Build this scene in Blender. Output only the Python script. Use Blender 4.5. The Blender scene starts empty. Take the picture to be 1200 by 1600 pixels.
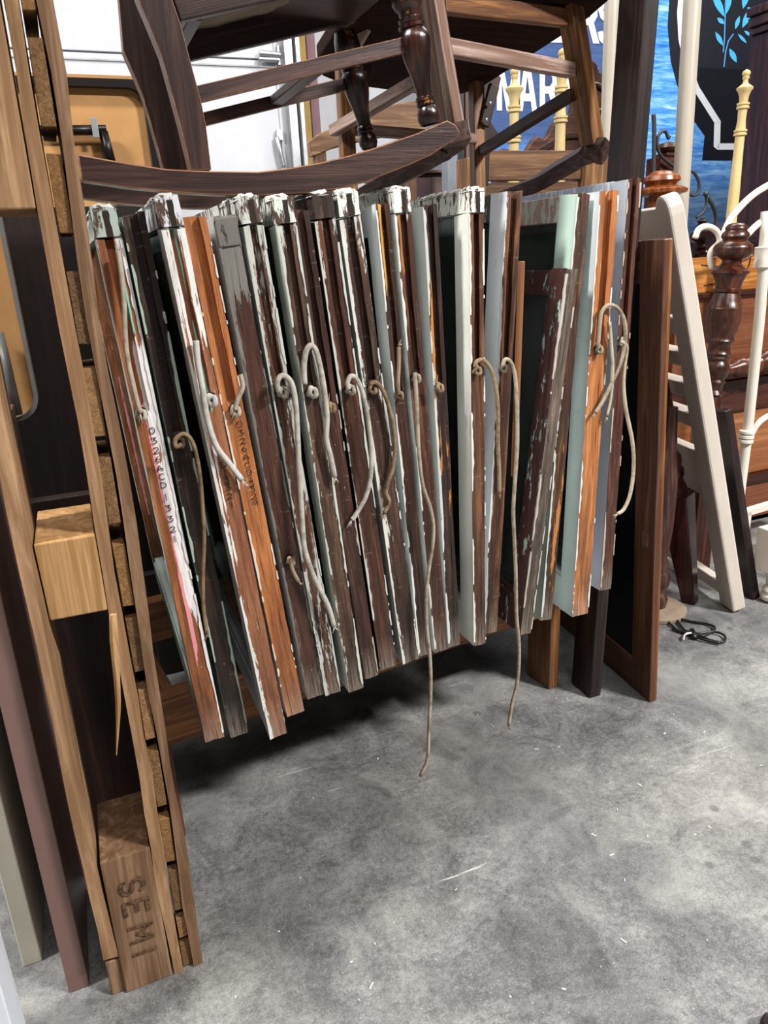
import bpy, bmesh, math, random
from mathutils import Vector, Matrix, noise
random.seed(7)
scene = bpy.context.scene
COL = scene.collection
# ------------------------------------------------------------------ camera
F = 1150.0          # focal length in pixels of the 1200x1600 frame
CZ = 1.05
M = Matrix(((0.923,-0.168,0.346),(-0.382,-0.287,0.879),(-0.049,-0.943,-0.329)))
_dn = Vector((170/F,3300/F,1)).normalized()
_u = -500/F; _v = -(1+_dn.x*_u/_dn.z)/(_dn.y/_dn.z)
_dp = Vector((_u,_v,1)).normalized()
_rt = _dn.cross(_dp)
M = Matrix((_rt,_dp,-_dn))
CAM = Vector((0,0,CZ))
cd = bpy.data.cameras.new('camera'); cam = bpy.data.objects.new('camera', cd); COL.objects.link(cam)
cd.sensor_fit = 'VERTICAL'; cd.sensor_height = 36; cd.sensor_width = 27; cd.lens = F/1600*36
cd.clip_start = .01
R3 = Matrix((M.col[0], -M.col[1], -M.col[2])).transposed()
cam.matrix_world = Matrix.Translation(CAM) @ R3.to_4x4()
scene.camera = cam
# ------------------------------------------------------------------ world, lamps, exposure
w = bpy.data.worlds.new('world'); scene.world = w; w.use_nodes = True
w.node_tree.nodes['Background'].inputs[0].default_value = (.9,.95,1,1)
w.node_tree.nodes['Background'].inputs[1].default_value = .3
vs = scene.view_settings
vs.view_transform = 'Standard'; vs.look = 'None'; vs.gamma = 1; vs.use_curve_mapping = False
vs.exposure = .35
LAMPS = [(3.0,-1.7,470,.8),(-2.3,.7,230,1.2),(.2,-1.6,60,1.4),(-1.4,2.6,40,1.5),(1.6,2.5,50,1.5),(3.9,2.3,75,1.5)]
for (lx,ly,pw,sz) in LAMPS:
    ld = bpy.data.lights.new('ceiling_tube_light','AREA'); ld.shape='RECTANGLE'; ld.size=sz; ld.size_y=.35
    ld.energy = pw; ld.color=(1,.975,.94)
    lo = bpy.data.objects.new('ceiling_tube_light', ld); COL.objects.link(lo); lo.location=(lx,ly,3.9)

def P(x,y,Y):
    d = M @ Vector(((x-600)/F,(y-800)/F,1)); return CAM + d*(Y/d.y)
def G(x,y,z=0):
    d = M @ Vector(((x-600)/F,(y-800)/F,1)); return CAM + d*((z-CZ)/d.z)
# ------------------------------------------------------------------ materials
def lin(h):
    h=h.lstrip('#'); r=[int(h[i:i+2],16)/255 for i in (0,2,4)]
    return tuple((c/12.92 if c<=.04045 else ((c+.055)/1.055)**2.4) for c in r)+(1,)
class NT:
    def __init__(s,name,rough=.6,spec=.3):
        s.m = bpy.data.materials.new(name); s.m.use_nodes=True
        s.t = s.m.node_tree; s.b = s.t.nodes['Principled BSDF']
        s.b.inputs['Roughness'].default_value=rough; s.b.inputs['Specular IOR Level'].default_value=spec
    def n(s,ty,**kw):
        o=s.t.nodes.new(ty)
        for k,v in kw.items():
            if k[0]=='i' and k[1:].isdigit(): 
                o.inputs[int(k[1:])].default_value=v
            else: setattr(o,k,v)
        return o
    def l(s,a,b): s.t.links.new(a,b)
    def coord(s,scale,loc=(0,0,0),kind='Object'):
        tc=s.n('ShaderNodeTexCoord'); mp=s.n('ShaderNodeMapping'); mp.inputs['Scale'].default_value=scale; mp.inputs['Location'].default_value=loc
        s.l(tc.outputs[kind],mp.inputs[0]); return mp.outputs[0]
    def noise(s,vec,scale=1,detail=4,rough=.6,dist=0):
        o=s.n('ShaderNodeTexNoise'); o.inputs['Scale'].default_value=scale; o.inputs['Detail'].default_value=detail
        o.inputs['Roughness'].default_value=rough; o.inputs['Distortion'].default_value=dist
        s.l(vec,o.inputs['Vector']); return o.outputs['Fac']
    def ramp(s,fac,*stops):
        o=s.n('ShaderNodeValToRGB'); e=o.color_ramp.elements
        for i,(p,c) in enumerate(stops):
            if i<2: e[i].position=p; e[i].color=c
            else: x=e.new(p); x.color=c
        s.l(fac,o.inputs[0]); return o.outputs[0]
    def math(s,op,a,b=None,clamp=False):
        o=s.n('ShaderNodeMath',operation=op); o.use_clamp=clamp
        for i,v in enumerate((a,b)):
            if v is None: continue
            if isinstance(v,(int,float)): o.inputs[i].default_value=v
            else: s.l(v,o.inputs[i])
        return o.outputs[0]
    def mr(s,v,a,b,c,d):
        o=s.n('ShaderNodeMapRange'); s.l(v,o.inputs[0])
        for i,x in enumerate((a,b,c,d)): o.inputs[i+1].default_value=x
        return o.outputs[0]
    def mix(s,fac,a,b,mode='MIX'):
        o=s.n('ShaderNodeMix',data_type='RGBA'); o.blend_type=mode
        if isinstance(fac,(int,float)): o.inputs[0].default_value=fac
        else: s.l(fac,o.inputs[0])
        for i,v in ((6,a),(7,b)):
            if isinstance(v,tuple): o.inputs[i].default_value=v
            else: s.l(v,o.inputs[i])
        return o.outputs[2]
    def sep(s,vec):
        o=s.n('ShaderNodeSeparateXYZ'); s.l(vec,o.inputs[0]); return o.outputs
    def col(s,c): s.l(c,s.b.inputs['Base Color'])
    def bump(s,h,st=.3,dist=.002):
        o=s.n('ShaderNodeBump'); o.inputs['Strength'].default_value=st; o.inputs['Distance'].default_value=dist
        s.l(h,o.inputs['Height']); s.l(o.outputs[0],s.b.inputs['Normal'])
BLK=(0,0,0,1); WHT=(1,1,1,1)
_mc={}
def wood(c1,c2,ax='z',sc=1,rough=.5,wear=None,wamt=.62,spec=.35,seed=0):
    key=('w',c1,c2,ax,sc,rough,wear,wamt,seed)
    if key in _mc: return _mc[key]
    s=NT('wood_grain',rough,spec)
    k={'x':(3,55,55),'y':(55,3,55),'z':(55,55,3)}[ax]
    v=s.coord(tuple(q*sc for q in k),(seed*3.1,seed*1.7,seed*.9))
    n1=s.noise(v,1,6,.65,1.2)
    k2={'x':(12,400,400),'y':(400,12,400),'z':(400,400,12)}[ax]
    n2=s.noise(s.coord(tuple(q*sc for q in k2)),1,3,.7)
    k0=tuple(x*.68 for x in lin(c1)[:3])+(1,)
    c=s.ramp(n1,(.32,k0),(.47,lin(c1)),(.68,lin(c2)))
    c=s.mix(s.mr(n2,.40,.7,0,.5),c,k0)
    h=s.math('ADD',n1,n2)
    if wear:
        n3=s.noise(s.coord((22,22,22),(seed,0,0)),1,8,.72)
        msk=s.mr(n3,wamt,wamt+.05,0,1)
        c=s.mix(msk,c,lin(wear))
    s.col(c); s.bump(h,.25,.0015)
    _mc[key]=s.m; return s.m
def paint(c,chip=None,amt=.63,rough=.45,seed=0,dirt='#4b463f'):
    key=('p',c,chip,amt,rough,seed)
    if key in _mc: return _mc[key]
    s=NT('aged_paint',rough,.4)
    n0=s.noise(s.coord((9,9,5),(seed,seed,0)),1,5,.6)
    cc=s.mix(s.mr(n0,.45,.8,0,.28),lin(c),lin(dirt))
    n1=s.noise(s.coord((70,70,22),(seed*2.3,1,seed)),1,8,.7)
    if chip:
        m=s.mr(n1,amt,amt+.03,0,1); cc=s.mix(m,cc,lin(chip)); s.bump(s.math('SUBTRACT',1.0,m),.5,.0015)
    else: s.bump(n1,.15,.001)
    s.col(cc); _mc[key]=s.m; return s.m
def plain(c,rough=.5,metal=0,spec=.4,var=.15,name='smooth_finish'):
    key=('f',c,rough,metal,var)
    if key in _mc: return _mc[key]
    s=NT(name,rough,spec); s.b.inputs['Metallic'].default_value=metal
    n=s.noise(s.coord((14,14,14)),1,5,.6)
    a=lin(c); d=tuple(x*(1-var*2) for x in a[:3])+(1,)
    s.col(s.ramp(n,(.3,d),(.65,a))); s.bump(n,.05,.001)
    _mc[key]=s.m; return s.m
def glassmat(tint=(.45,.5,.47,1)):
    if 'g' in _mc: return _mc['g']
    s=NT('old_glass'); s.t.nodes.remove(s.b)
    tr=s.n('ShaderNodeBsdfTransparent'); tr.inputs[0].default_value=tint
    gl=s.n('ShaderNodeBsdfGlossy'); gl.inputs[1].default_value=.06; gl.inputs[0].default_value=(.9,.95,.93,1)
    df=s.n('ShaderNodeBsdfDiffuse')
    n=s.noise(s.coord((6,6,6)),1,6,.6); s.l(s.ramp(n,(.3,lin('#3a403c')),(.8,lin('#7c8580'))),df.inputs[0])
    fr=s.n('ShaderNodeFresnel'); fr.inputs[0].default_value=1.5
    m0=s.n('ShaderNodeMixShader'); m0.inputs[0].default_value=.38; s.l(tr.outputs[0],m0.inputs[1]); s.l(df.outputs[0],m0.inputs[2])
    m1=s.n('ShaderNodeMixShader'); s.l(fr.outputs[0],m1.inputs[0]); s.l(m0.outputs[0],m1.inputs[1]); s.l(gl.outputs[0],m1.inputs[2])
    s.l(m1.outputs[0],s.t.nodes['Material Output'].inputs[0]); _mc['g']=s.m; return s.m
def dkc(h,f,sat=.8):
    a=lin(h)[:3]; g=sum(a)/3; return tuple((g+(v-g)*sat)*f for v in a)+(1,)
def edge_mat(w1,w2,pt,amt,lb,rb,tb,seed,t,h,patches=(),grime=.6):
    """weathered bare timber with remains of paint; x across the edge, z up (local metres)"""
    s=NT('sash_edge',.55,.35)
    v=s.coord((90,90,5),(seed*1.3,0,seed*.7)); g=s.noise(v,1,7,.65,.6)
    fine=s.noise(s.coord((500,500,14),(seed,0,0)),1,3,.7)
    c=s.ramp(g,(.32,dkc(w1,.75,.95)),(.50,dkc(w1,1.45,.95)),(.66,dkc(w2,1.25,1)))
    c=s.mix(s.mr(fine,.42,.7,0,.55),c,dkc(w1,.6))
    wz=s.noise(s.coord((55,55,3.2),(seed*5,1,2)),1,6,.7); c=s.mix(s.mr(wz,.55,.74,0,.4),c,lin('#8a7564'))
    raw=s.coord((1,1,1)); o=s.sep(raw); x,z=o[0],o[2]
    # saw marks / scuffs
    sm=s.noise(s.coord((30,30,160),(seed,0,3)),1,2,.5)
    c=s.mix(s.mr(sm,.66,.74,0,.22),c,lin('#b09a86'))
    # grime toward the handled lower end, broken up by noise
    gn=s.noise(s.coord((40,40,9),(seed*2,5,0)),1,5,.7)
    gm=s.math('MULTIPLY',s.mr(z,.05,.34,1,0),s.mr(gn,.38,.6,0,grime))
    c=s.mix(gm,c,lin('#2a2724'))
    gm2=s.math('MULTIPLY',s.mr(z,0,.07,1,0),s.mr(fine,.35,.6,0,.75))
    c=s.mix(gm2,c,lin('#8d8378'))
    pn=s.noise(s.coord((75,75,6),(seed*4.1,2,seed)),1,8,.68)
    pf=s.noise(s.coord((260,260,60),(seed,9,0)),1,4,.7)
    pm=s.math('ADD',s.math('MULTIPLY',pn,.75),s.math('MULTIPLY',pf,.25))
    b=s.math('ADD',pm,s.mr(x,-t/2,-t/2+t*.30,lb+.05,0))
    b=s.math('ADD',b,s.mr(x,t/2-t*.3,t/2,0,rb))
    b=s.math('ADD',b,s.mr(z,h*.82,h,0,tb))
    m=s.mr(b,amt,amt+.025,0,1)
    pv=s.mix(s.mr(fine,.4,.8,0,.4),lin(pt),lin('#8f8c84'))
    c=s.mix(m,c,pv); H=m
    for k,(p2,p2a,p2x,p2z) in enumerate(patches):
        q=s.noise(s.coord((60,60,7),(seed*7+k*3,4,1)),1,7,.66); e=.0016
        xw=s.math('ADD',x,s.mr(pn,.2,.8,-.003,.003))
        q=s.math('ADD',q,s.mr(xw,p2x[0]*t-e,p2x[0]*t+e,-.6,0)); q=s.math('ADD',q,s.mr(xw,p2x[1]*t-e,p2x[1]*t+e,0,-.6))
        zw=s.math('ADD',z,s.mr(pn,.2,.8,-.06,.06))
        q=s.math('ADD',q,s.mr(zw,p2z[0],p2z[0]+.03,-.6,0)); q=s.math('ADD',q,s.mr(zw,p2z[1]-.03,p2z[1],0,-.6))
        m2=s.mr(q,p2a,p2a+.03,0,1); c=s.mix(m2,c,lin(p2)); H=s.math('MAXIMUM',H,m2)
    # flecks of paint and dust
    fl=s.noise(s.coord((420,420,170),(seed,3,2)),1,2,.5); c=s.mix(s.mr(fl,.72,.76,0,.7),c,lin('#bdb7ae'))
    s.col(c)
    s.bump(s.math('ADD',s.math('MULTIPLY',H,1.2),s.math('ADD',g,fine)),.5,.0016)
    rr=s.mr(H,0,1,.5,.62); s.l(rr,s.b.inputs['Roughness'])
    return s.m
def rope_mat(c1,c2,seed=0,dirt=.3):
    key=('r',c1,c2,seed)
    if key in _mc: return _mc[key]
    s=NT('braided_cord',.9,.1)
    tc=s.n('ShaderNodeTexCoord'); 
    def wv(ax):
        mp=s.n('ShaderNodeMapping'); mp.inputs['Scale'].default_value=(260,ax,1); s.l(tc.outputs['UV'],mp.inputs[0])
        o=s.n('ShaderNodeTexWave'); o.inputs['Scale'].default_value=1; o.bands_direction='DIAGONAL'; s.l(mp.outputs[0],o.inputs[0]); return o.outputs['Fac']
    wa=s.math('MULTIPLY',wv(9.4),wv(-9.4))
    n=s.noise(s.coord((40,40,40),(seed,0,0)),1,6,.7)
    c=s.ramp(n,(.35,lin(c2)),(.55,lin(c1)))
    c=s.mix(s.mr(wa,0,.35,.35,0),c,lin('#5d5348'))
    s.col(c); s.bump(wa,.8,.0012); _mc[key]=s.m; return s.m
# ------------------------------------------------------------------ mesh helpers
def thing(name,label,cat,loc=(0,0,0),rot=(0,0,0),group=None):
    o=bpy.data.objects.new(name,None); COL.objects.link(o); o.location=loc; o.rotation_euler=rot
    o.empty_display_size=.05; o['label']=label; o['category']=cat
    if group: o['group']=group
    return o
def tag(o,label,cat,group=None):
    o['label']=label; o['category']=cat
    if group: o['group']=group
    return o
def root_of(p):
    v=Vector((0,0,0))
    while p is not None: v+=p.location; p=p.parent
    return v
def mk(name,verts,faces,mat,parent=None,local=False,smooth=False,bev=0,uvs=None,mats=None,fmat=None):
    me=bpy.data.meshes.new(name); off=Vector((0,0,0)) if (local or parent is None) else root_of(parent)
    me.from_pydata([tuple(Vector(v)-off) for v in verts],[],faces)
    for m in (mats or [mat]): me.materials.append(m)
    if fmat: 
        for p in me.polygons: p.material_index=fmat(p)
    if uvs:
        ul=me.uv_layers.new(name='UVMap')
        for p in me.polygons:
            for li,vi in zip(p.loop_indices,p.vertices): ul.data[li].uv=uvs[vi]
    bm=bmesh.new(); bm.from_mesh(me); bmesh.ops.recalc_face_normals(bm,faces=bm.faces); bm.to_mesh(me); bm.free()
    if smooth:
        for p in me.polygons: p.use_smooth=True
    o=bpy.data.objects.new(name,me); COL.objects.link(o)
    if parent: o.parent=parent
    if bev:
        b=o.modifiers.new('bevel','BEVEL'); b.width=bev; b.segments=2; b.limit_method='ANGLE'
    return o
def boxv(a,b):
    x0,y0,z0=a; x1,y1,z1=b
    return [(x0,y0,z0),(x1,y0,z0),(x1,y1,z0),(x0,y1,z0),(x0,y0,z1),(x1,y0,z1),(x1,y1,z1),(x0,y1,z1)]
BF=[(0,3,2,1),(4,5,6,7),(0,1,5,4),(1,2,6,5),(2,3,7,6),(3,0,4,7)]
def box(name,a,b,mat,parent=None,bev=.0015,local=False): return mk(name,boxv(a,b),BF,mat,parent,local,bev=bev)
def hexa(name,pts,mat,parent=None,bev=.0015): return mk(name,pts,BF,mat,parent,bev=bev)
def joinv(parts):
    V=[];Fs=[]
    for v,f in parts:
        k=len(V); V+=list(v); Fs+=[tuple(i+k for i in q) for q in f]
    return V,Fs
def frame_dir(d,up=Vector((0,0,1))):
    d=d.normalized(); 
    if abs(d.dot(up))>.97: up=Vector((0,1,0))
    a=d.cross(up).normalized(); b=a.cross(d).normalized(); return a,b
def beam(name,p0,p1,wd,ht,mat,parent=None,up=Vector((0,0,1)),bev=.002,taper=1.0,roll=0):
    """rectangular bar from p0 to p1; local z runs along it"""
    p0=Vector(p0);p1=Vector(p1); d=(p1-p0); L=d.length; d.normalize(); a,b=frame_dir(d,up)
    rot=Matrix((a,b,d)).transposed() 
    if rot.determinant()<0: rot=Matrix((-a,b,d)).transposed()
    w0,h0=wd/2,ht/2; w1,h1=w0*taper,h0*taper
    V=[(-w0,-h0,0),(w0,-h0,0),(w0,h0,0),(-w0,h0,0),(-w1,-h1,L),(w1,-h1,L),(w1,h1,L),(-w1,h1,L)]
    o=mk(name,V,BF,mat,parent,local=True,bev=bev)
    o.rotation_mode='QUATERNION'; o.rotation_quaternion=(rot@Matrix.Rotation(roll,3,'Z')).to_quaternion()
    o.location=p0-(root_of(parent) if parent else Vector((0,0,0))); return o
def crom(pts,n=8):
    pts=[Vector(p) for p in pts]
    if len(pts)<3: return pts
    q=[2*pts[0]-pts[1]]+pts+[2*pts[-1]-pts[-2]]; out=[]
    for i in range(1,len(q)-2):
        for k in range(n):
            t=k/n; a,b,c,d=q[i-1],q[i],q[i+1],q[i+2]
            out.append(.5*((2*b)+(c-a)*t+(2*a-5*b+4*c-d)*t*t+(3*b-a-3*c+d)*t**3))
    out.append(pts[-1]); return out
def tubeg(pts,r,seg=8,prof=None):
    """swept tube; r number or list; prof optional list of 2D section points"""
    n=len(pts); V=[];U=[];Fs=[]; L=0; up=Vector((0,-1,0.13)).normalized()
    sec=prof or [(math.cos(2*math.pi*k/seg),math.sin(2*math.pi*k/seg)) for k in range(seg)]
    seg=len(sec)
    for i,p in enumerate(pts):
        d=(pts[min(i+1,n-1)]-pts[max(i-1,0)]).normalized()
        a=d.cross(up)
        if a.length<.05: a=d.cross(Vector((1,0,0)))
        a.normalize(); b=a.cross(d)
        rr=r[i] if isinstance(r,list) else r
        if i: L+=(p-pts[i-1]).length
        for k,(cx,cy) in enumerate(sec): V.append(p+(a*cx+b*cy)*rr); U.append((L,k/seg))
    for i in range(n-1):
        for k in range(seg):
            k2=(k+1)%seg; Fs.append((i*seg+k,i*seg+k2,(i+1)*seg+k2,(i+1)*seg+k))
    Fs.append(tuple(range(seg-1,-1,-1))); Fs.append(tuple((n-1)*seg+k for k in range(seg)))
    return V,Fs,U
def tube(name,pts,r,mat,parent=None,seg=8,sm=8,local=False,prof=None,smooth=True,bev=0):
    p=crom(pts,sm) if sm else [Vector(q) for q in pts]
    if isinstance(r,list) and len(r)!=len(p):
        r=[r[min(int(i/(len(p)-1)*(len(r)-1)),len(r)-2)]*(1-((i/(len(p)-1)*(len(r)-1))-min(int(i/(len(p)-1)*(len(r)-1)),len(r)-2)))+r[min(int(i/(len(p)-1)*(len(r)-1)),len(r)-2)+1]*((i/(len(p)-1)*(len(r)-1))-min(int(i/(len(p)-1)*(len(r)-1)),len(r)-2)) for i in range(len(p))]
    V,Fs,U=tubeg(p,r,seg,prof); return mk(name,V,Fs,mat,parent,local,smooth=smooth,uvs=U,bev=bev)
def lathe(name,p0,p1,prof,mat,parent=None,seg=20,local=False):
    """prof: list of (s 0..1 along p0->p1, radius metres)"""
    p0=Vector(p0);p1=Vector(p1); d=(p1-p0); a,b=frame_dir(d); V=[];Fs=[];n=len(prof)
    for s_,r in prof:
        for k in range(seg):
            an=2*math.pi*k/seg; V.append(p0+d*s_+(a*math.cos(an)+b*math.sin(an))*r)
    for i in range(n-1):
        for k in range(seg):
            k2=(k+1)%seg; Fs.append((i*seg+k,i*seg+k2,(i+1)*seg+k2,(i+1)*seg+k))
    Fs.append(tuple(range(seg-1,-1,-1))); Fs.append(tuple((n-1)*seg+k for k in range(seg)))
    o=mk(name,V,Fs,mat,parent,local,smooth=True)
    e=o.modifiers.new('edge','EDGE_SPLIT'); e.split_angle=math.radians(38); return o
def prism(name,poly,y0,y1,mat,parent=None,bev=.002,smooth=False):
    """poly: list of (x,z); extruded from y0 to y1"""
    n=len(poly); V=[(x,y0,z) for x,z in poly]+[(x,y1,z) for x,z in poly]
    Fs=[tuple(range(n)),tuple(range(2*n-1,n-1,-1))]+[(i,(i+1)%n,n+(i+1)%n,n+i) for i in range(n)]
    return mk(name,V,Fs,mat,parent,bev=bev,smooth=False)
def pxz(pts,Y): return [(P(x,y,Y).x,P(x,y,Y).z) for x,y in pts]
def ball(name,c,r,mat,parent=None,sq=(1,1,1),jit=.0,local=False):
    bm=bmesh.new(); bmesh.ops.create_icosphere(bm,subdivisions=2,radius=r)
    V=[Vector(c)+Vector((v.co.x*sq[0],v.co.y*sq[1],v.co.z*sq[2]))*(1+random.uniform(-jit,jit)) for v in bm.verts]
    Fs=[tuple(v.index for v in f.verts) for f in bm.faces]; bm.free()
    return mk(name,V,Fs,mat,parent,local,smooth=True)
def struct(o): o['kind']='structure'; return o

# ================================================================== SETTING
def concrete():
    s=NT('concrete_floor',.55,.35)
    v=s.coord((1,1,1))
    big=s.noise(v,2.1,4,.55,.3); mid=s.noise(v,9,9,.74,.6); fine=s.noise(v,95,8,.78); grit=s.noise(v,330,4,.7)
    a=s.math('ADD',s.math('MULTIPLY',big,.36),s.math('ADD',s.math('MULTIPLY',mid,.55),s.math('ADD',s.math('MULTIPLY',fine,.45),s.math('MULTIPLY',grit,.34))))
    c=s.ramp(a,(.67,lin('#3b3c3d')),(.78,lin('#5a5a5b')),(.87,lin('#767675')),(1.0,lin('#979693')))
    # dark rubbed patches
    mp=s.n('ShaderNodeMapping'); mp.inputs['Rotation'].default_value=(0,0,.5); mp.inputs['Scale'].default_value=(3.2,1.5,1); s.l(v,mp.inputs[0])
    sm=s.math('ADD',s.math('MULTIPLY',s.noise(mp.outputs[0],1.3,5,.6,.5),.75),s.math('MULTIPLY',fine,.25))
    c=s.mix(s.mr(sm,.50,.64,0,.5),c,lin('#3f4042'))
    # pale scuffs and scrapes
    mp3=s.n('ShaderNodeMapping'); mp3.inputs['Rotation'].default_value=(0,0,-.9); mp3.inputs['Scale'].default_value=(2.2,60,1); s.l(v,mp3.inputs[0])
    sc=s.noise(mp3.outputs[0],1.2,7,.78,.8); gate=s.noise(v,3.3,3,.5)
    c=s.mix(s.math('MULTIPLY',s.mr(sc,.60,.68,0,.8),s.mr(gate,.52,.62,0,1)),c,lin('#cfcfcb'))
    pale=s.noise(s.coord((1,1,1),(3.3,1.2,0)),2.6,6,.7,.4); c=s.mix(s.mr(pale,.56,.72,0,.4),c,lin('#9b9a97'))
    # small round dark drips
    vo=s.n('ShaderNodeTexVoronoi'); vo.inputs['Scale'].default_value=14; s.l(v,vo.inputs['Vector'])
    dg=s.noise(v,2.3,2,.5); c=s.mix(s.math('MULTIPLY',s.mr(vo.outputs['Distance'],.10,.17,.55,0),s.mr(dg,.5,.58,0,1)),c,lin('#393a3c'))
    c=s.mix(s.mr(grit,.64,.72,0,.65),c,lin('#d6d5d1')); c=s.mix(s.mr(grit,.26,.36,.6,0),c,lin('#2e2e2f'))
    wm=s.noise(v,.9,3,.5); c=s.mix(s.mr(wm,.5,.7,0,.16),c,lin('#8a7c68'))
    s.col(c); s.bump(s.math('ADD',fine,mid),.4,.002)
    s.l(s.mr(mid,.3,.7,.42,.68),s.b.inputs['Roughness']); return s.m
FX0,FX1,FY0,FY1,HZ=-4,7,-5,4.1,4.0
struct(box('floor',(FX0,FY0,-.1),(FX1,FY1,0),concrete(),bev=0))
wm=plain('#c6c7cc',.7,var=.05); dk=plain('#4b4a49',.8,var=.1)
struct(box('wall_back',(FX0,FY1-.1,0),(FX1,FY1,HZ),wm,bev=0))
struct(box('wall_left',(FX0-.1,FY0,0),(FX0,FY1,HZ),dk,bev=0))
struct(box('wall_right',(FX1,FY0,0),(FX1+.1,FY1,HZ),dk,bev=0))
struct(box('wall_front',(FX0,FY0-.1,0),(FX1,FY0,HZ),dk,bev=0))
struct(box('ceiling',(FX0,FY0,HZ),(FX1,FY1,HZ+.1),plain('#3d3d3e',.8),bev=0))

# overhead sectional door in the back wall: sections, stile, hinge, roller, track, jamb
DY=3.9
dr=thing('door_1','white metal overhead door behind the rocking chair','door',(0,DY,0)); dr['kind']='structure'
wd=plain('#cfd1d8',.45,var=.03,name='white_metal')
zs=P(150,84,DY).z; xr=P(448,120,DY).x; xs=P(428,120,DY).x; xl=-2.6
for k in range(5):
    z0=zs+(k-2)*.55+.004 if k else 0
    z1=zs+(k-1)*.55-.004
    if z1<.02: continue
    pn=box('door_section',(xl,DY-.03,max(0,z0)),(xr,DY+.02,min(z1,2.9)),wd,dr)
    box('section_lip',(xl,DY-.036,z1-.03),(xr,DY-.029,z1-.022),plain('#b7bac0',.5),dr)
    box('end_stile',(xs,DY-.04,max(0,z0)+.01),(xr,DY-.03,z1-.01),wd,dr)
gal=plain('#b9bcc0',.35,.7,name='galvanised_steel')
hz=P(440,88,DY).z
box('hinge',(xs+.01,DY-.06,hz-.05),(xr+.02,DY-.04,hz+.03),gal,dr)
lathe('hinge_pin',P(405,83,DY-.06),P(438,86,DY-.06),[(0,.013),(1,.013)],gal,dr,10)
lathe('roller',P(404,92,DY-.06),P(436,94,DY-.06),[(0,.01),(1,.01)],gal,dr,10)
box('latch_plate',(P(427,208,DY).x,DY-.06,P(430,222,DY).z),(P(437,208,DY).x,DY-.04,P(430,206,DY).z),gal,dr)
tube('latch_bar',[P(432,215,DY-.05),P(437,235,DY-.06),P(443,262,DY-.06)],.014,gal,dr)
xt=P(442,90,DY).x
box('track',(xt-.02,DY-.1,0),(xt+.02,DY-.06,2.9),gal,dr); box('track_flange',(xt+.03,DY-.12,0),(xt+.05,DY-.05,2.9),gal,dr)
xj=P(460,90,DY).x
struct(box('trim_1',(xt+.055,DY-.04,0),(xj+.05,DY+.02,2.95),plain('#a0823f',.6,var=.1),bev=.003))['label']='ochre door jamb'
struct(box('trim_2',(xj+.051,DY-.045,0),(xj+.095,DY+.02,2.95),plain('#7a5a62',.6,var=.1),bev=.003))

# ================================================================== RACK OF SASHES
pine=wood('#6e4020','#a8703c','x',1,.55); pinez=wood('#7a4526','#a4663a','z',1,.55)
RT=.314
rk=thing('sash_rack','low timber rack rail and legs carrying the row of window sashes','rack',(.024,1.222,0),(0,0,.125))
def rb(n_,a,b,m): return box(n_,a,b,m,rk,.003,True)
rb('front_rail',(.0,.0,.212),(.93,.04,RT),pine); rb('rear_rail',(.0,.42,.212),(.93,.46,RT),pine)
rb('side_rail',(.02,.041,.23),(.042,.419,.30),wood('#6e4020','#a8703c','y',1,.55)); rb('side_rail',(.90,.041,.23),(.922,.419,.30),wood('#6e4020','#a8703c','y',1,.55))
lg=wood('#5f3320','#8d5232','z',1,.5)
rb('leg',(-.004,.004,0),(.012,.078,.2115),lg); rb('leg',(-.004,.38,0),(.012,.455,.2115),lg)
rb('leg',(.931,.0,0),(.962,.085,.311),wood('#6a4428','#94683f','z',1,.5)); rb('leg',(.931,.38,0),(.962,.455,.311),pinez)
# handwriting strokes in a unit box
def arc(cx,cy,rx,ry,a0,a1,n=10): return [(cx+rx*math.cos(math.radians(a0+(a1-a0)*i/n)),cy+ry*math.sin(math.radians(a0+(a1-a0)*i/n))) for i in range(n+1)]
GL={'0':[arc(.5,.5,.4,.5,90,450,14)],
'3':[[(.1,1),(.8,1),(.4,.6)]+arc(.4,.3,.45,.3,90,-150,8)],
'2':[arc(.45,.72,.4,.28,160,-30,8)+[(.05,.02),(.95,.05)]],
'6':[[(.6,1),(.2,.6),(.1,.3)]+arc(.45,.27,.35,.27,180,-170,12)],
'A':[[(0,0),(.45,1),(.9,0)],[(.1,.4),(1.0,.38)]],
'C':[arc(.55,.5,.5,.5,50,310,10)],
'D':[[(.1,0),(.15,1)]+arc(.2,.5,.7,.5,85,-90,10)],
'|':[[(.5,1.1),(.5,-.1)]],'1':[[(.45,1),(.55,0)]],
'9':[arc(.5,.7,.35,.3,0,360,12),[(.85,.7),(.7,0)]],
'S':[arc(.5,.75,.4,.25,20,230,8)+arc(.5,.25,.4,.25,60,-160,8)],
'E':[[(.9,1),(.1,1),(.1,0),(.9,0)],[(.1,.52),(.75,.52)]],
'M':[[(0,0),(.05,1),(.5,.35),(.95,1),(1,0)]],
'I':[[(.5,0),(.5,1)]]}
def strokes(ch,ox,oz,wx,hz_,lw,y):
    V=[];Fs=[]
    for st in GL[ch]:
        pp=[Vector((ox+(a-.5)*wx,oz+(b-.5)*hz_)) for a,b in st]
        for a,b in zip(pp,pp[1:]):
            d=(b-a)
            if d.length<1e-6: continue
            d.normalize(); nrm=Vector((-d.y,d.x))*lw/2; a2=a-d*lw*.3; b2=b+d*lw*.3; k=len(V)
            y=y-.00004
            for q in (a2+nrm,a2-nrm,b2-nrm,b2+nrm): V.append((q.x,y,q.y))
            Fs+=[(k,k+1,k+2,k+3)]
    return V,Fs
ink=plain('#15110f',.7,var=0)
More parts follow.
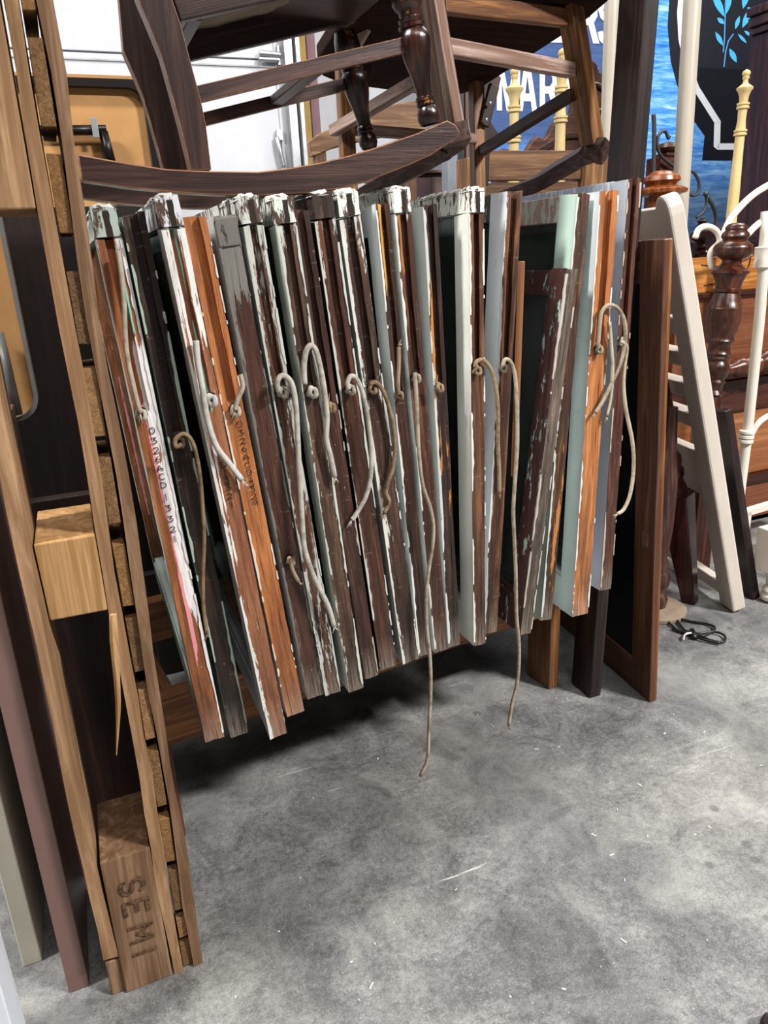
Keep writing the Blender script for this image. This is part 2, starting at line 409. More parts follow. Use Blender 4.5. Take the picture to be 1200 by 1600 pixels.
# name: px of the front edge: top (xl,xr,y) bottom (xl,xr,y)
W_='#d2d3cf'; 
SASH=[
 dict(t=(140,180,325),b=(320,352,1157),w=('#7c4826','#a2663a'),pt='#d5d3d2',amt=.70,lb=.02,rb=.22,tb=.2,face='#a7b3ac',chip='#4a4a45',pa=[('#d98f96',.44,(-.14,.12),(.12,.60)),('#d9d6d6',.36,(.0,.6),(.20,.66)),('#7fc4b4',.42,(.12,.32),(.62,.80))],kz=(220,647),cap=1,gw=.36,
   label='orange-brown sash edge with pink and white paint, leftmost beside the pallet'),
 dict(t=(193,222,335),b=(357,392,1150),w=('#1f1411','#3d2620'),pt='#9fb0a5',amt=.80,lb=.1,rb=.14,tb=.1,face='#a9bdb1',chip='#33332f',kz=(280,690),cap=0,gw=.4,
   label='near-black sash edge with a tan cord curling from its hole'),
 dict(t=(243,277,308),b=(420,451,1152),w=('#7a4a30','#9a6844'),pt='#d9dad6',amt=.62,lb=.14,rb=.04,tb=.18,face='#d2d3d8',chip='#6f6a66',pa=[('#83c4b0',.38,(-.02,.16),(.52,.95)),('#dcdcd8',.40,(.2,.6),(.62,.95)),('#dcdcd8',.42,(-.34,-.16),(.3,.95))],kz=(329,625),cap=1,gw=.36,
   label='white-topped sash with mint paint in its groove and a thick white cord'),
 dict(t=(287,320,340),b=(447,478,1117),w=('#8a5127','#b47540'),pt='#cdbfae',amt=.77,lb=.1,rb=.06,tb=.05,face='#9a8f84',chip='#6b4a33',kz=(367,641),cap=0,gw=.42,
   label='bright orange-brown sash edge marked 0326 ACD 3329 with a short cord'),
 dict(t=(333,367,337),b=(480,508,1090),w=('#3a2118','#553428'),pt='#6d6a64',amt=.62,lb=.12,rb=.05,tb=.45,face='#c0c2c4',chip='#5b5049',kz=(453,875),cap=0,gw=0,
   label='grey to dark brown flat sash edge with a short stub of cord low down'),
 dict(t=(372,403,308),b=(508,533,1085),w=('#3b241b','#6b4733'),pt='#b9bab3',amt=.56,lb=.1,rb=.1,tb=.15,face='#c2c5bf',chip='#4f463e',kz=(441,612),cap=1,gw=.4,
   label='crusty white and brown sash with the long white cord hanging lowest left'),
 dict(t=(428,454,308),b=(543,570,1080),w=('#3d2a20','#64493a'),pt='#bcc1b8',amt=.65,lb=.12,rb=.16,tb=.12,face='#cad1c8',chip='#6d6f68',kz=(487,612),cap=1,gw=.36,
   label='grey-green faced sash with a looped white cord above a frayed knot'),
 dict(t=(456,482,328),b=(570,592,1060),w=('#2f1a14','#55342a'),pt='#a39a90',amt=.86,lb=.0,rb=.05,tb=0,face='#41291f',chip='#2b1b15',kz=(516,636),cap=0,gw=.36,
   label='dark reddish-brown unpainted sash edge with only a tiny cord knot'),
 dict(t=(486,518,303),b=(594,621,1045),w=('#3a2219','#6d4029'),pt='#c4c4be',amt=.70,lb=.17,rb=.12,tb=.16,face='#2b1d17',chip='#5b4337',kz=(546,608),cap=1,gw=.34,
   label='reddish-brown sash with a white cord bending over and back left'),
 dict(t=(522,560,300),b=(631,654,1035),w=('#36231c','#5c4133'),pt='#cfcfc8',amt=.62,lb=.17,rb=.1,tb=.16,face='#d6dad4',chip='#6d6b64',kz=(580,607),cap=1,gw=.36,
   label='white-edged brown sash with a dirty tan cord ending in a frayed tuft'),
 dict(t=(587,608,320),b=(655,673,1025),w=('#2d1913','#513124'),pt='#d8d9d6',amt=.82,lb=.15,rb=.0,tb=0,face='#d8dedf',chip='#e6e6e2',kz=(622,617),cap=0,gw=.36,pa=[('#c99043',.36,(-.35,.1),(.66,.95))],
   label='pale blue-grey faced sash with a split orange top and upright cord stub'),
 dict(t=(612,640,295),b=(680,700,1018),w=('#3a2118','#6d4530'),pt='#cfd0ca',amt=.73,lb=.1,rb=.02,tb=.22,face='#dcdfd8',chip='#4a4038',kz=(649,590),cap=1,gw=.36,pa=[('#a56a35',.42,(-.4,-.1),(.68,.9))],
   label='saw-marked brown sash with white top and the longest cord reaching the floor'),
 dict(t=(662,682,320),b=(700,720,1010),w=('#251815','#49332b'),pt='#c9ccca',amt=.76,lb=.2,rb=.0,tb=.05,face='#c6cbcb',chip='#26221f',kz=(685,605),cap=0,gw=.4,pa=[('#b9783a',.47,(-.5,-.1),(.3,.72)),('#b9783a',.5,(.2,.5),(.2,.45))],
   label='blackish-brown sash with bright splintered streak and one bare knot'),
 dict(t=(734,754,295),b=(739,760,1008),w=('#44291c','#76513a'),pt='#d3d4cb',amt=.72,lb=.14,rb=.06,tb=.1,face='#e9eae2',chip='#8c8f84',kz=(744,578),cap=1,gw=.36,
   label='cream-white faced sash standing upright in the open middle of the row'),
 dict(t=(790,818,300),b=(757,775,990),w=('#3b241b','#7b5136'),pt='#c9cdd2',amt=.74,lb=.17,rb=.0,tb=.1,face='#e0e6ee',chip='#8b9096',kz=(785,574),cap=0,gw=.36,
   label='blue-white faced sash with the long frayed cord hanging below the rack'),
 dict(t=(886,903,423),b=(812,830,992),w=('#4a3f38','#7b6b5f'),pt='#b6b0a6',amt=.72,lb=.12,rb=.06,tb=.02,face='#43211d',chip='#a9c4b6',kz=None,cap=0,gw=0,
   label='short maroon-painted sash with flaking mint chips, lower than the others'),
 dict(t=(904,920,302),b=(843,863,970),w=('#38241b','#6f4a2f'),pt='#c4cbc4',amt=.74,lb=.2,rb=.0,tb=.05,face='#cfe9da',chip='#c9a58f',kz=None,cap=0,gw=.36,pa=[('#b0753c',.50,(-.1,.5),(.05,.4))],
   label='mint-green faced sash with a dark pane behind the maroon one'),
 dict(t=(938,966,298),b=(893,919,962),w=('#94592c','#bd8150'),pt='#d6d5d2',amt=.78,lb=.12,rb=.05,tb=.05,face='#dfe3e8',chip='#8b8782',kz=(934,545),cap=0,gw=.38,
   label='clean orange-brown sash near the right end with a looped grey cord'),
 dict(t=(984,1000,278),b=(936,956,922),w=('#42241c','#6e4433'),pt='#b9a898',amt=.74,lb=.14,rb=.05,tb=.04,face='#cfd7e2',chip='#6a4a40',kz=(970,534),cap=0,gw=.36,
   label='rightmost and tallest sash with pale blue-grey face and reddish edge'),
]
gl=glassmat()
ZB=RT+.0015
info=[]
for S in SASH:
    xl,xr_,yb=S['b']; p=G((xl+xr_)/2,yb,ZB); Y=p.y
    a=P(S['t'][0],S['t'][2],Y); b=P(S['t'][1],S['t'][2],Y); c=P(xl,yb,Y); d=P(xr_,yb,Y)
    info.append([Y,(a.x+b.x)/2,(c.x+d.x)/2,a.z,((b.x-a.x)+(d.x-c.x))/2])
for i in range(len(info)-1):                       # neighbours never share space
    A,B=info[i],info[i+1]
    if SASH[i+1] is SASH[15] or SASH[i] is SASH[15]: pass
    for k in (1,2):
        gap=B[k]-A[k]-(A[4]+B[4])/2
        if gap<.001:
            sh=(.001-gap)
            A[4]-=sh/2*1.0; B[4]-=sh/2*1.0
crust=paint('#c4c4bd','#4b3d33',.55,.8,3)
def stile(name,S,t,h,y0,y1,em,fm,par,seed,groove):
    """vertical member; outer edge at y0 carries the cord groove above zk"""
    rnd=random.Random(seed); gw=S['gw']*t if groove else 0; zk=S.get('zk',.45); g=.011
    NZ=26; V=[];Fs=[]
    if gw: sec=[(-t/2,y0),(-gw/2,y0),(-gw/2,y0+g),(gw/2,y0+g),(gw/2,y0),(t/2,y0),(t/2,y1),(-t/2,y1)]
    else: sec=[(-t/2,y0),(-t/6,y0),(-t/6,y0),(t/6,y0),(t/6,y0),(t/2,y0),(t/2,y1),(-t/2,y1)]
    n=len(sec); zsl=[h*i/NZ for i in range(NZ+1)]
    if gw:
        zsl=sorted(set([z for z in zsl if abs(z-zk)>.012]+[zk-.001,zk+.012]))
    for i,z in enumerate(zsl):
        for j,(x,y) in enumerate(sec):
            if gw and z<zk and j in(2,3): y=y0
            jx=rnd.uniform(-.0008,.0008); jy=rnd.uniform(-.0008,.0008) if j<6 else 0
            jz=rnd.uniform(-.004,.002) if i in(0,len(zsl)-1) else 0
            if i==0: jz=abs(jz)*.5
            V.append((max(-t/2,min(t/2,x+jx)),y+jy,z+jz))
    for i in range(len(zsl)-1):
        for j in range(n):
            j2=(j+1)%n; Fs.append((i*n+j,i*n+j2,(i+1)*n+j2,(i+1)*n+j))
    Fs.append(tuple(range(n-1,-1,-1))); k=(len(zsl)-1)*n; Fs.append(tuple(k+j for j in range(n)))
    def fm_(p):
        nx=p.normal; c=p.center
        return 1 if abs(nx.x)>.8 and abs(c.x)>t*.42 else 0
    return mk(name,V,Fs,None,par,True,mats=[em,fm],fmat=fm_)
def lumps(name,x0,x1,y0,y1,z,hgt,mat,par,seed):
    rnd=random.Random(seed); nx=5; ny=max(4,int((y1-y0)/.012)); V=[];Fs=[]
    for j in range(ny+1):
        for i in range(nx+1):
            edge=i in(0,nx) or j in(0,ny)
            xx=x0+(x1-x0)*i/nx; yy=y0+(y1-y0)*j/ny
            zz=z+(-.004 if edge else hgt*(.35+.9*rnd.random()))
            V.append((xx+rnd.uniform(-.0015,.0015),yy+rnd.uniform(-.002,.002),zz))
    for j in range(ny):
        for i in range(nx):
            a=j*(nx+1)+i; Fs.append((a,a+1,a+nx+2,a+nx+1))
    k=len(V); V+=[(x0,y0,z-.006),(x1,y0,z-.006),(x1,y1,z-.006),(x0,y1,z-.006)]; 
    return mk(name,V,Fs,mat,par,True,smooth=True)
def rough_cap(name,t,y0,y1,z0,z1,mat,par,seed):
    rnd=random.Random(seed+50); ys=[y0+(.06)*k/5 for k in range(6)]+[y1]; nx=5; nz=5
    ring=[]
    for k in range(nx): ring.append((-t/2+t*k/nx,z0))
    for k in range(nz): ring.append((t/2,z0+(z1-z0)*k/nz))
    for k in range(nx): ring.append((t/2-t*k/nx,z1))
    for k in range(nz): ring.append((-t/2,z1-(z1-z0)*k/nz))
    n=len(ring); V=[];Fs=[]
    for j,y in enumerate(ys):
        a=.0016 if j<6 else 0
        for (x,z) in ring:
            jz=rnd.uniform(-a,a)*(1.6 if z>z1-.001 else .4) if z>z0+.001 else 0
            V.append((x*(.97 if j==0 else 1)+rnd.uniform(-a,a)*.6,y-.003+(rnd.uniform(-a,a) if j else 0),z+jz-(.003*rnd.random() if j==0 and z>z1-.001 else 0)))
    for j in range(len(ys)-1):
        for k in range(n): k2=(k+1)%n; Fs.append((j*n+k,j*n+k2,j*n+n+k2,j*n+n+k))
    Fs.append(tuple(range(n)))
    Fs.append(tuple((len(ys)-1)*n+k for k in range(n)))
    return mk(name,V,Fs,mat,par,True)
roots=[]
for i,S in enumerate(SASH):
    Y,xt_,xb,zt,t=info[i]; h=zt-ZB; th=math.atan2(xt_-xb,h); L=h/math.cos(th)
    root=thing('window_sash',S['label'],'window sash',(xb,Y,ZB+abs(math.sin(th))*t/2),(0,th,0),'old window sashes standing in the rack'); roots.append(root)
    rnd=random.Random(100+i); D=.70+.04*rnd.random()
    if S['kz']:
        kp=P(*S['kz'],Y); S['zk']=(kp.z-ZB)/math.cos(th)
    em=edge_mat(S['w'][0],S['w'][1],S['pt'],S['amt'],S['lb'],S['rb'],S['tb'],i*1.7+.3,t,L,S.get('pa',()))
    fm=paint(S['face'],S['chip'],.66 if i!=15 else .58,.45,i)
    sw=.046 if i not in(13,14,16) else .052
    cap=S['cap']; rh=.036
    stile('stile',S,t,L-(rh if cap else 0),0,sw,em,fm,root,i*3+1,bool(S['gw'] and S['kz']))
    stile('stile',S,t,L,D-sw,D,em,fm,root,i*3+2,False)
    # rails: with a cap the top rail runs through to the front edge and shows its end
    y0=0 if cap else sw
    if cap:
        rough_cap('top_rail',t,0,D-sw,L-rh+.0008,L,paint(S['face'],'#4a352a',.515,.7,i+40),root,i)
        gw=S['gw']*t*.7; x_=t*.02
        V=[]
        for k in range(7):
            z=L-rh+.001+(rh-.006)*k/6; V+=[(x_-gw*(.25+.12*rnd.random()),-.0034,z),(x_+gw*(.6+.15*rnd.random()),-.0034,z)]
        V+=[(q[0],.001,q[2]) for q in V]; Fs=[(2*k,2*k+1,2*k+3,2*k+2) for k in range(6)]
        mk('rail_end_slot',V,Fs,plain('#24170f',.8),root,True)
        lumps('paint_crust',-t/2-.001,t/2+.001,-.003,.10+.12*rnd.random(),L,.0045,crust,root,i)
    else:
        mk('top_rail',boxv((-t/2+.0006,sw,L-.046),(t/2-.0006,D-sw,L-.002)),BF,{14:paint('#4a4038','#b9b4aa',.58,.6,61),16:paint('#c3a08c','#cfd8ce',.5,.6,62),18:paint('#b4bed2','#e4e6ec',.52,.5,63)}.get(i,fm),root,True,bev=.0015)
    box('bottom_rail',(-t/2+.0006,sw,0.001),(t/2-.0006,D-sw,.072),fm,root,.0015,True)
    box('glazing_bead',(-t*.36,sw,.072),(t*.3,sw+.008,L-.046),fm,root,.001,True)
    box('glazing_bead',(-t*.36,sw,.0725),(t*.3,D-sw,.082),fm,root,.001,True)
    pane=box('pane',(-.0015,sw+.002,.074),(.0015,D-sw,L-.04),gl,root,0,True)
    # ridges of dried paint along the arrises
    for sd,st_ in ((-1,S['lb']),(1,S['rb'])):
        if st_<.05: continue
        V=[];Fs=[];NN=150; prev=None; pm=paint(S['pt'],'#6a5a4e',.64,.6,i+70)
        top=L-(rh if cap else .004)
        for k in range(NN+1):
            z=.01+(top-.014)*k/NN
            wv=noise.noise(Vector((i*3.7+sd,z*9,1)))+.55*noise.noise(Vector((i*1.3,z*60,sd*4)))+(st_-.10)*3.2+.05
            if wv<=0: prev=None; continue
            wd_=min(.0042,.0008+.0042*wv); lft=min(.006,.001+.004*abs(noise.noise(Vector((z*40,i,sd)))))
            b0=len(V); V+=[(sd*(t/2+.0007),lft,z),(sd*(t/2+.0007),-.0013,z),(sd*(t/2-wd_),-.0013-.0005*wv,z),(sd*(t/2-wd_-.0004),.0006,z)]
            if prev is not None:
                for q in range(3): Fs.append((prev+q,prev+q+1,b0+q+1,b0+q))
            prev=b0
        if Fs: mk('dried_paint',V,Fs,pm,root,True)['kind']='stuff'
    if S['kz']:
        zk=S['zk']; r=min(.009,t*.32)
        V=[];n=14
        hx=max(-t*.2,min(t*.2,(kp.x-(xb+(xt_-xb)*(kp.z-ZB)/h))*math.cos(th)))
        V=[(hx+r*math.cos(2*math.pi*k/n),-.0009,zk+r*1.15*math.sin(2*math.pi*k/n)) for k in range(n)]+[(hx+.8*r*math.cos(2*math.pi*k/n),.004,zk+.9*r*math.sin(2*math.pi*k/n)) for k in range(n)]
        Fs=[tuple(range(n))]+[(k,(k+1)%n,n+(k+1)%n,n+k) for k in range(n)]
        mk('cord_hole',V,Fs,plain('#1b100c',.9,var=0),root,True)
    S['root']=root; S['Y']=Y; S['L']=L; S['th']=th; S['wt']=t
# flat grey rail tenon end seen on top of the grey sash
S=SASH[4]; box('rail_tenon',(-S['wt']/2,-.003,S['L']-.042),(S['wt']/2,0,S['L']-.004),paint('#68655f','#2a2622',.55,.8,2),S['root'],.002,True)
# marker lettering
for (i,txt,ys,x0f) in ((0,'0326ACD|332|',[674,690,705,719,733,746,759,778,795,812,828,843],.1),(2,'CD|3321',[716,728,740,751,762,776,789],.05),(3,'0326ACD|3329',[665,678,691,703,716,728,740,750,757,766,777,788],.12)):
    S=SASH[i]; parts=[]
    for ch,y in zip(txt,ys):
        z=(P(300,y,S['Y']).z-ZB)/math.cos(S['th'])
        # keep the pitch of the photograph's column measured at the sash itself
        px_x=(S['t'][0]+S['t'][1])/2+((S['b'][0]+S['b'][1])-(S['t'][0]+S['t'][1]))/2*(y-S['t'][2])/(S['b'][2]-S['t'][2])
        z=(P(px_x,y,S['Y']).z-ZB)/math.cos(S['th'])
        w_=.009 if ch not in '|1' else .006
        parts.append(strokes(ch,x0f*S['wt'],z,w_,.0082 if ch!='|' else .008,.0012,-.0016))
    V,Fs=joinv(parts); mk('marker_lettering',V,Fs,ink,S['root'],True)
# cords, each knotted into its sash
white_rope=('#dcd6cb','#a39b8c'); tan_rope=('#b09678','#6d5843')
CORDS=[(0,[(184,392),(190,430),(194,480),(196,530),(201,570),(210,610),(219,645)],.0046,('#d8cbb8','#a89a86')),
(1,[(284,694),(275,698),(274,686),(288,678),(302,694),(312,740),(317,800),(319,850),(317,900),(318,950),(323,990)],.0034,('#a58a6c','#6f5a45')),
(2,[(306,532),(309,565),(316,605),(324,655),(338,697),(358,724),(378,750)],.0058,('#e6e3dd','#b5b0a6')),
(3,[(376,585),(379,605),(371,625),(367,641)],.0046,('#d8c8b4','#9f8d78')),
(4,[(453,874),(458,892),(466,908)],.0036,('#b8a088','#77644f')),
(5,[(436,612),(433,600),(437,589),(446,588),(456,600),(462,630),(465,680),(468,740),(471,790),(474,840),(478,865),(492,905),(512,945),(522,978)],.0058,white_rope),
(6,[(476,600),(475,575),(478,550),(485,540),(493,547),(499,568),(506,605),(511,650),(510,685),(517,715),(523,745)],.006,white_rope),
(7,[(516,640),(514,628)],.005,tan_rope),
(8,[(545,608),(543,598),(548,588),(557,592),(566,612),(574,648),(580,700),(579,745),(571,777),(556,804),(550,812)],.0055,white_rope),
(9,[(577,600),(588,598),(600,614),(611,648),(617,690),(614,730),(606,755),(603,770),(608,785),(600,802)],.0045,tan_rope),
(10,[(623,617),(622,595),(623,570),(623,542)],.0042,('#bfa98d','#7d6a54')),
(11,[(648,582),(650,610),(652,650),(654,700),(660,755),(672,792),(677,820),(676,850),(670,890),(666,930),(667,980),(672,1030),(673,1080),(670,1140),(668,1185),(657,1212)],.0042,('#cfc0ae','#94836f')),
(12,[(686,612),(683,600)],.005,tan_rope),
(13,[(742,574),(745,565),(755,563),(766,575),(774,600),(778,640),(778,690),(780,740),(780,770)],.0045,('#b39a7c','#705d49')),
(14,[(785,572),(789,562),(798,566),(805,590),(808,640),(808,700),(804,760),(802,800),(804,850),(806,900),(807,960),(811,1010),(809,1060),(800,1100),(795,1133)],.0043,('#cbbca8','#8c7a62')),
(17,[(934,543),(937,510),(940,488),(950,477),(964,481),(975,500),(977,530),(970,565),(955,600),(940,630),(930,645)],.0045,('#bdb09c','#8e806c')),
(18,[(952,503),(955,540),(957,580),(954,620),(948,650)],.0042,('#d8c9b2','#a3927b')),
(18,[(970,533),(979,542),(976,570),(974,600),(978,640),(988,690),(990,730),(985,770),(975,795),(965,803)],.0045,('#d8c9b2','#a3927b')),
]
for (i,pts,r,cc) in CORDS:
    r*=.74 if r>.0045 else .85
    S=SASH[i]; Y=min(s_['Y'] for s_ in SASH[max(0,i-1):i+2])-.006-r
    if i==11: Y=min(Y,1.105)
    inv=(Matrix.Translation(S['root'].location)@Matrix.Rotation(S['th'],4,'Y')).inverted()
    wp=[]
    for k,(x,y) in enumerate(pts):
        yy=Y
        wp.append(P(x,y,yy))
    rm=rope_mat(cc[0],cc[1],i)
    c=tube('sash_cord',[inv@q for q in wp],r,rm,S['root'],8,6,local=True)
    if S['kz'] and not (i==18 and pts[0][0]<960):
        kx,ky=S['kz']; kc=inv@P(kx,ky,S['Y']-.004)
        # overhand knot sitting in its hole
        kn=[kc+Vector((.0055*math.cos(a),-.003+.004*math.sin(2*a),.006*math.sin(a)+.0018*math.cos(3*a))) for a in [k*2*math.pi/9 for k in range(13)]]
        V,Fs,U=tubeg(crom(kn,4),r*.9,8); mk('knot',V,Fs,rm,c,True,smooth=True,uvs=U)
    # frayed end
    e=inv@wp[-1]; e0=inv@wp[-2]; d=(e-e0).normalized(); fr=[]
    for k in range(5):
        q=Vector((random.uniform(-1,1),random.uniform(-.5,.5),random.uniform(-1,1)))*.4
        V,Fs,U=tubeg([e-d*.002,e+(d+q)*.004,e+(d+q*1.7)*.009],[r*.35,r*.3,r*.12],5); fr.append((V,Fs))
    V,Fs=joinv(fr); mk('frayed_end',V,Fs,rm,c,True,smooth=True)
# loose tan strip leaning on the blue-white sash
beam('parting_bead',P(803,745,1.13),P(815,408,1.13),.0095,.0095,wood('#7c5232','#a4754c','z',1,.6)); tag(COL.objects[-1],'thin tan wooden strip leaning against the blue-white sash','wood strip')

# ================================================================== PALLET
pw=lambda s,a='z',k=0: wood(*[('#8a694b','#b59270'),('#71553f','#9c7f64'),('#9d774c','#c8a075')][k],ax=a,sc=.8,rough=.75,seed=s,spec=.15)
tilt=.012
pal=thing('wooden_pallet','rough timber pallet standing on end in the left foreground','pallet',(-.118,.935,0),(0,tilt,0))
def lbox(name,a,b,mat,jit=.0015,bev=.0015):
    V=[tuple(c+random.uniform(-jit,jit) for c in v) for v in boxv(a,b)]
    return mk(name,V,BF,mat,pal,True,bev=bev)
HP=1.372; DP=.62
def rough_board(name,x0,x1,y0,y1,z0,z1,mat,seed,amp=.0025):
    rnd=random.Random(seed); n=22; V=[];Fs=[]
    for i in range(n+1):
        z=z0+(z1-z0)*i/n; wob=amp*math.sin(i*.9+seed)+rnd.uniform(-.0012,.0012); wob2=amp*math.sin(i*.7+seed*2)+rnd.uniform(-.0012,.0012)
        V+=[(x0+wob,y0+rnd.uniform(-.002,.002),z),(x1+wob2,y0+rnd.uniform(-.002,.002),z),(x1+wob2*.3,y1,z),(x0+wob*.3,y1,z)]
    for i in range(n):
        for j in range(4): j2=(j+1)%4; Fs.append((i*4+j,i*4+j2,i*4+4+j2,i*4+4+j))
    Fs+=[(3,2,1,0),tuple(n*4+j for j in range(4))]
    return mk(name,V,Fs,mat,pal,True)
X=[0,.0195,.090,.1075,.1225,.1375]
rough_board('runner_board',X[0]-.002,X[1]-.002,0,.09,.075,HP,pw(1,'z',0),1,.0012)
lbox('runner_board',(X[0]-.001,.002,.001),(X[1],.09,.066),pw(9,'z',1),.001,.002)
rough_board('runner_board',X[2]+.0005,X[3]-.0005,0,.09,0,HP,pw(2,'z',0),2,.0018)
rough_board('runner_board',X[4]+.0005,X[5],0,.09,0,HP,pw(3,'z',1),3,.0022)
bt=plain('#a98f74',.85,var=.15)
for (z0,z1,s,k) in ((.001,.252,4,1),(.638,.742,5,2),(1.117,HP,6,0)):
    lbox('block',(X[1]+.001,-.002,z0),(X[2]-.001,.135,z1),pw(s,'z',k),.001,.002)
zz=[(1.279,1.1975),(1.172,1.092),(1.052,.971),(.9435,.861),(.836,.750),(.7215,.635),(.616,.536),(.508,.429),(.408,.315),(.291,.2125),(.195,.118),(.10,.062),(.052,.004),(HP,1.303)]
endg=[]
for k in range(4):
    s=NT('end_grain',.85,.1); v=s.coord((140,40,140),(k*5,0,k)); n1=s.noise(v,1,7,.7,1.5)
    c=s.ramp(n1,(.3,lin(['#5b422c','#6b4c30','#4f3a29','#715238'][k])),(.7,lin(['#94714d','#a27b50','#8a6b4d','#a8835a'][k]))); s.col(c); s.bump(n1,.9,.004); endg.append(s.m)
for k,(a,b) in enumerate(zz):
    lbox('deck_board',(X[3]+.0005,.002+random.uniform(0,.004),b),(X[4]-.0005,.105,a),endg[k%4],.0008,.001)
# long splinter hanging from the middle runner
a=pal.matrix_basis.inverted()
sp=[a@P(177,960,.928),a@P(179,1000,.925),a@P(183,1060,.923),a@P(185,1110,.923),a@P(182,1180,.922)]
tube('splinter',sp,[.005,.006,.0045,.0035,.0008],pw(8,'z',2),pal,5,4,local=True,smooth=False)
# smudged stencil letters, turned a quarter turn
st=[]
def rot_strokes(ch,cx,cz,wx,hz_,lw,y):
    V,Fs=strokes(ch,0,0,wx,hz_,lw,y); return [(cx+z,yy,cz-x) for (x,yy,z) in V],Fs
for ch,cz in (('S',.197),('E',.157),('M',.107),('I',.069)):
    st.append(rot_strokes(ch,.057,cz,.028,.032,.006,-.0038))
s=NT('stencil_ink',.9,.05); s.col(s.ramp(s.noise(s.coord((160,160,160)),1,6,.75),(.42,lin('#3b302a')),(.58,lin('#6d533c'))))
V,Fs=joinv(st); mk('stencil_lettering',V,Fs,s.m,pal,True)

# ================================================================== DOOR EDGES, FAR LEFT
def slab(name,label,cat,a,b,mat,bev=.002,tl=0):
    o=mk(name,[(x-a[0],y-a[1],z-a[2]) for x,y,z in boxv(a,b)],BF,mat,None,True,bev=bev); o.location=a; o.rotation_euler=(0,tl,0)
    return tag(o,label,cat)
slab('painted_plank','mauve-brown painted plank seen edge-on just left of the pallet','plank',(-.180,.97,0),(-.150,1.68,.80),paint('#705650','#8d7f7a',.74,.4,2),.002,.012)
slab('painted_plank','cream painted plank seen edge-on at far left','plank',(-.248,1.05,0),(-.220,1.68,.86),paint('#cfcbb9','#a19c8c',.72,.5,3),.002,.012)
slab('painted_board','white board edge in the bottom left corner','board',(-.40,.86,0),(-.236,.93,.9),paint('#d4d9e2','#b9bcc2',.75,.5,4),.002,.012)

# ================================================================== ROCKING CHAIR (dark, near)
YN,YF=1.165,1.425
rc=thing('rocking_chair','dark brown low rocking chair with turned front legs standing on the sashes','rocking chair',P(400,300,YN)); rc.location.z=1.14
dkw=lambda ax,s=0: wood('#2a1815','#4f352e',ax,1,.38,'#7a5540',.69,.45,s)
dkx=dkw('x',1); dkz=dkw('z',2)
topE=[(121,243),(200,257),(260,266),(328,269),(400,270),(450,264),(500,255),(540,245),(580,233),(615,221),(647,210),(672,199),(693,190)]
botE=[(706,197),(713,209),(709,217),(667,245),(633,260),(600,273),(567,286),(533,295),(480,303),(400,307),(340,306),(283,303),(200,295),(127,284)]
for Yr in (YN,YF):
    prism('rocker',pxz(topE+botE,YN),Yr-.013,Yr+.015,dkx,rc,.002)
    lp=[(213,0),(232,45),(250,90),(264,140),(280,200),(296,267),(328,267),(320,200),(312,160),(296,100),(280,40),(266,0),(238,-80),(186,-80)]
    if Yr==YF: lp=[(x+(16 if 6<=k<=11 else 0),y) if y>-50 else (x,y-260) for k,(x,y) in enumerate(lp)]
    prism('rear_leg',pxz(lp,YN),Yr-.012,Yr+.016,dkz,rc,.002)
legm=wood('#1d0f0d','#4d261b','z',1,.25,'#a8743f',.61,.6,5)
lt0,lt1=(672,196),(630,-30)
LP=[(0,.010),(.01,.0145),(.05,.0175),(.09,.0175),(.125,.0145),(.14,.013),(.15,.0155),(.165,.0155),(.175,.0135),(.185,.0155),(.20,.0155),(.215,.0125),(.26,.0125),(.36,.0155),(.46,.0205),(.54,.0235),(.60,.0245),(.645,.0225),(.68,.018),(.69,.0205),(.71,.0205),(.72,.017),(.735,.019),(.75,.019),(.76,.0155),(.80,.0165),(.815,.020),(.86,.0235),(.93,.022),(1,.018)]
for Yr in (YN,YF):
    o0,o1=P(*lt0,YN),P(*lt1,YN); dy=Vector((0,Yr-YN,0)); lathe('front_leg',o0+dy,o1+dy,LP,legm,rc,22)
for Yr in (YN,YF):
    dy=Vector((0,Yr-YN,0))
    a,b=P(306,149,YN)+dy,P(632,71,YN)+dy
    beam('side_stretcher',a,b,.012,.0205,wood('#33201d','#5e423c','z',1,.42,'#a0744e',.72,.4,3),rc,bev=.003)
    beam('seat_apron',P(262,-22,YN)+dy,P(640,-100,YN)+dy,.016,.085,dkw('z',4),rc)
a=P(500,102,YN)+Vector((0,.006,0)); b=a+Vector((0,YF-YN-.012,0)); beam('cross_stretcher',a,b,.022,.014,dkw('z',6),rc,bev=.002)
for (x,y) in ((300,-26),(630,-96)):
    a=P(x,y,YN)+Vector((0,.009,0)); b=a+Vector((0,YF-YN-.018,0)); beam('seat_rail',a,b,.02,.08,dkw('z',7),rc)
# sagging cloth webbing under the seat
V=[];Fs=[];n=12;mm=6
for i in range(n+1):
    for j in range(mm+1):
        p=P(285+(600-285)*i/n,-8-66*i/n,YN); s_=math.sin(math.pi*j/mm)*math.sin(math.pi*min(1,i/n*1.1))
        V.append((p.x,YN+.010+(YF-YN-.02)*j/mm,p.z-.010*s_-.004*random.random()+.016))
for i in range(n):
    for j in range(mm): q=i*(mm+1)+j; Fs.append((q,q+1,q+mm+2,q+mm+1))
cl=mk('seat_webbing',V,Fs,plain('#8f7f6c',.9,var=.2),rc,smooth=True)
so=cl.modifiers.new('solid','SOLIDIFY'); so.thickness=.004
box('seat_top',(P(265,-50,YN).x,YN-.02,P(265,-50,YN).z+.02),(P(640,-120,YN).x,YF+.02,P(640,-120,YN).z+.005),dkx,rc)

worn=wood('#7a4f33','#a9774e','x',1,.5)
for o in rc.children:
    if o.name.split('.')[0] in ('rocker','side_stretcher','rear_leg'):
        o.data.materials.append(worn); b=o.modifiers['bevel']; b.material=1; b.width=.0017 if 'rocker' in o.name else .001
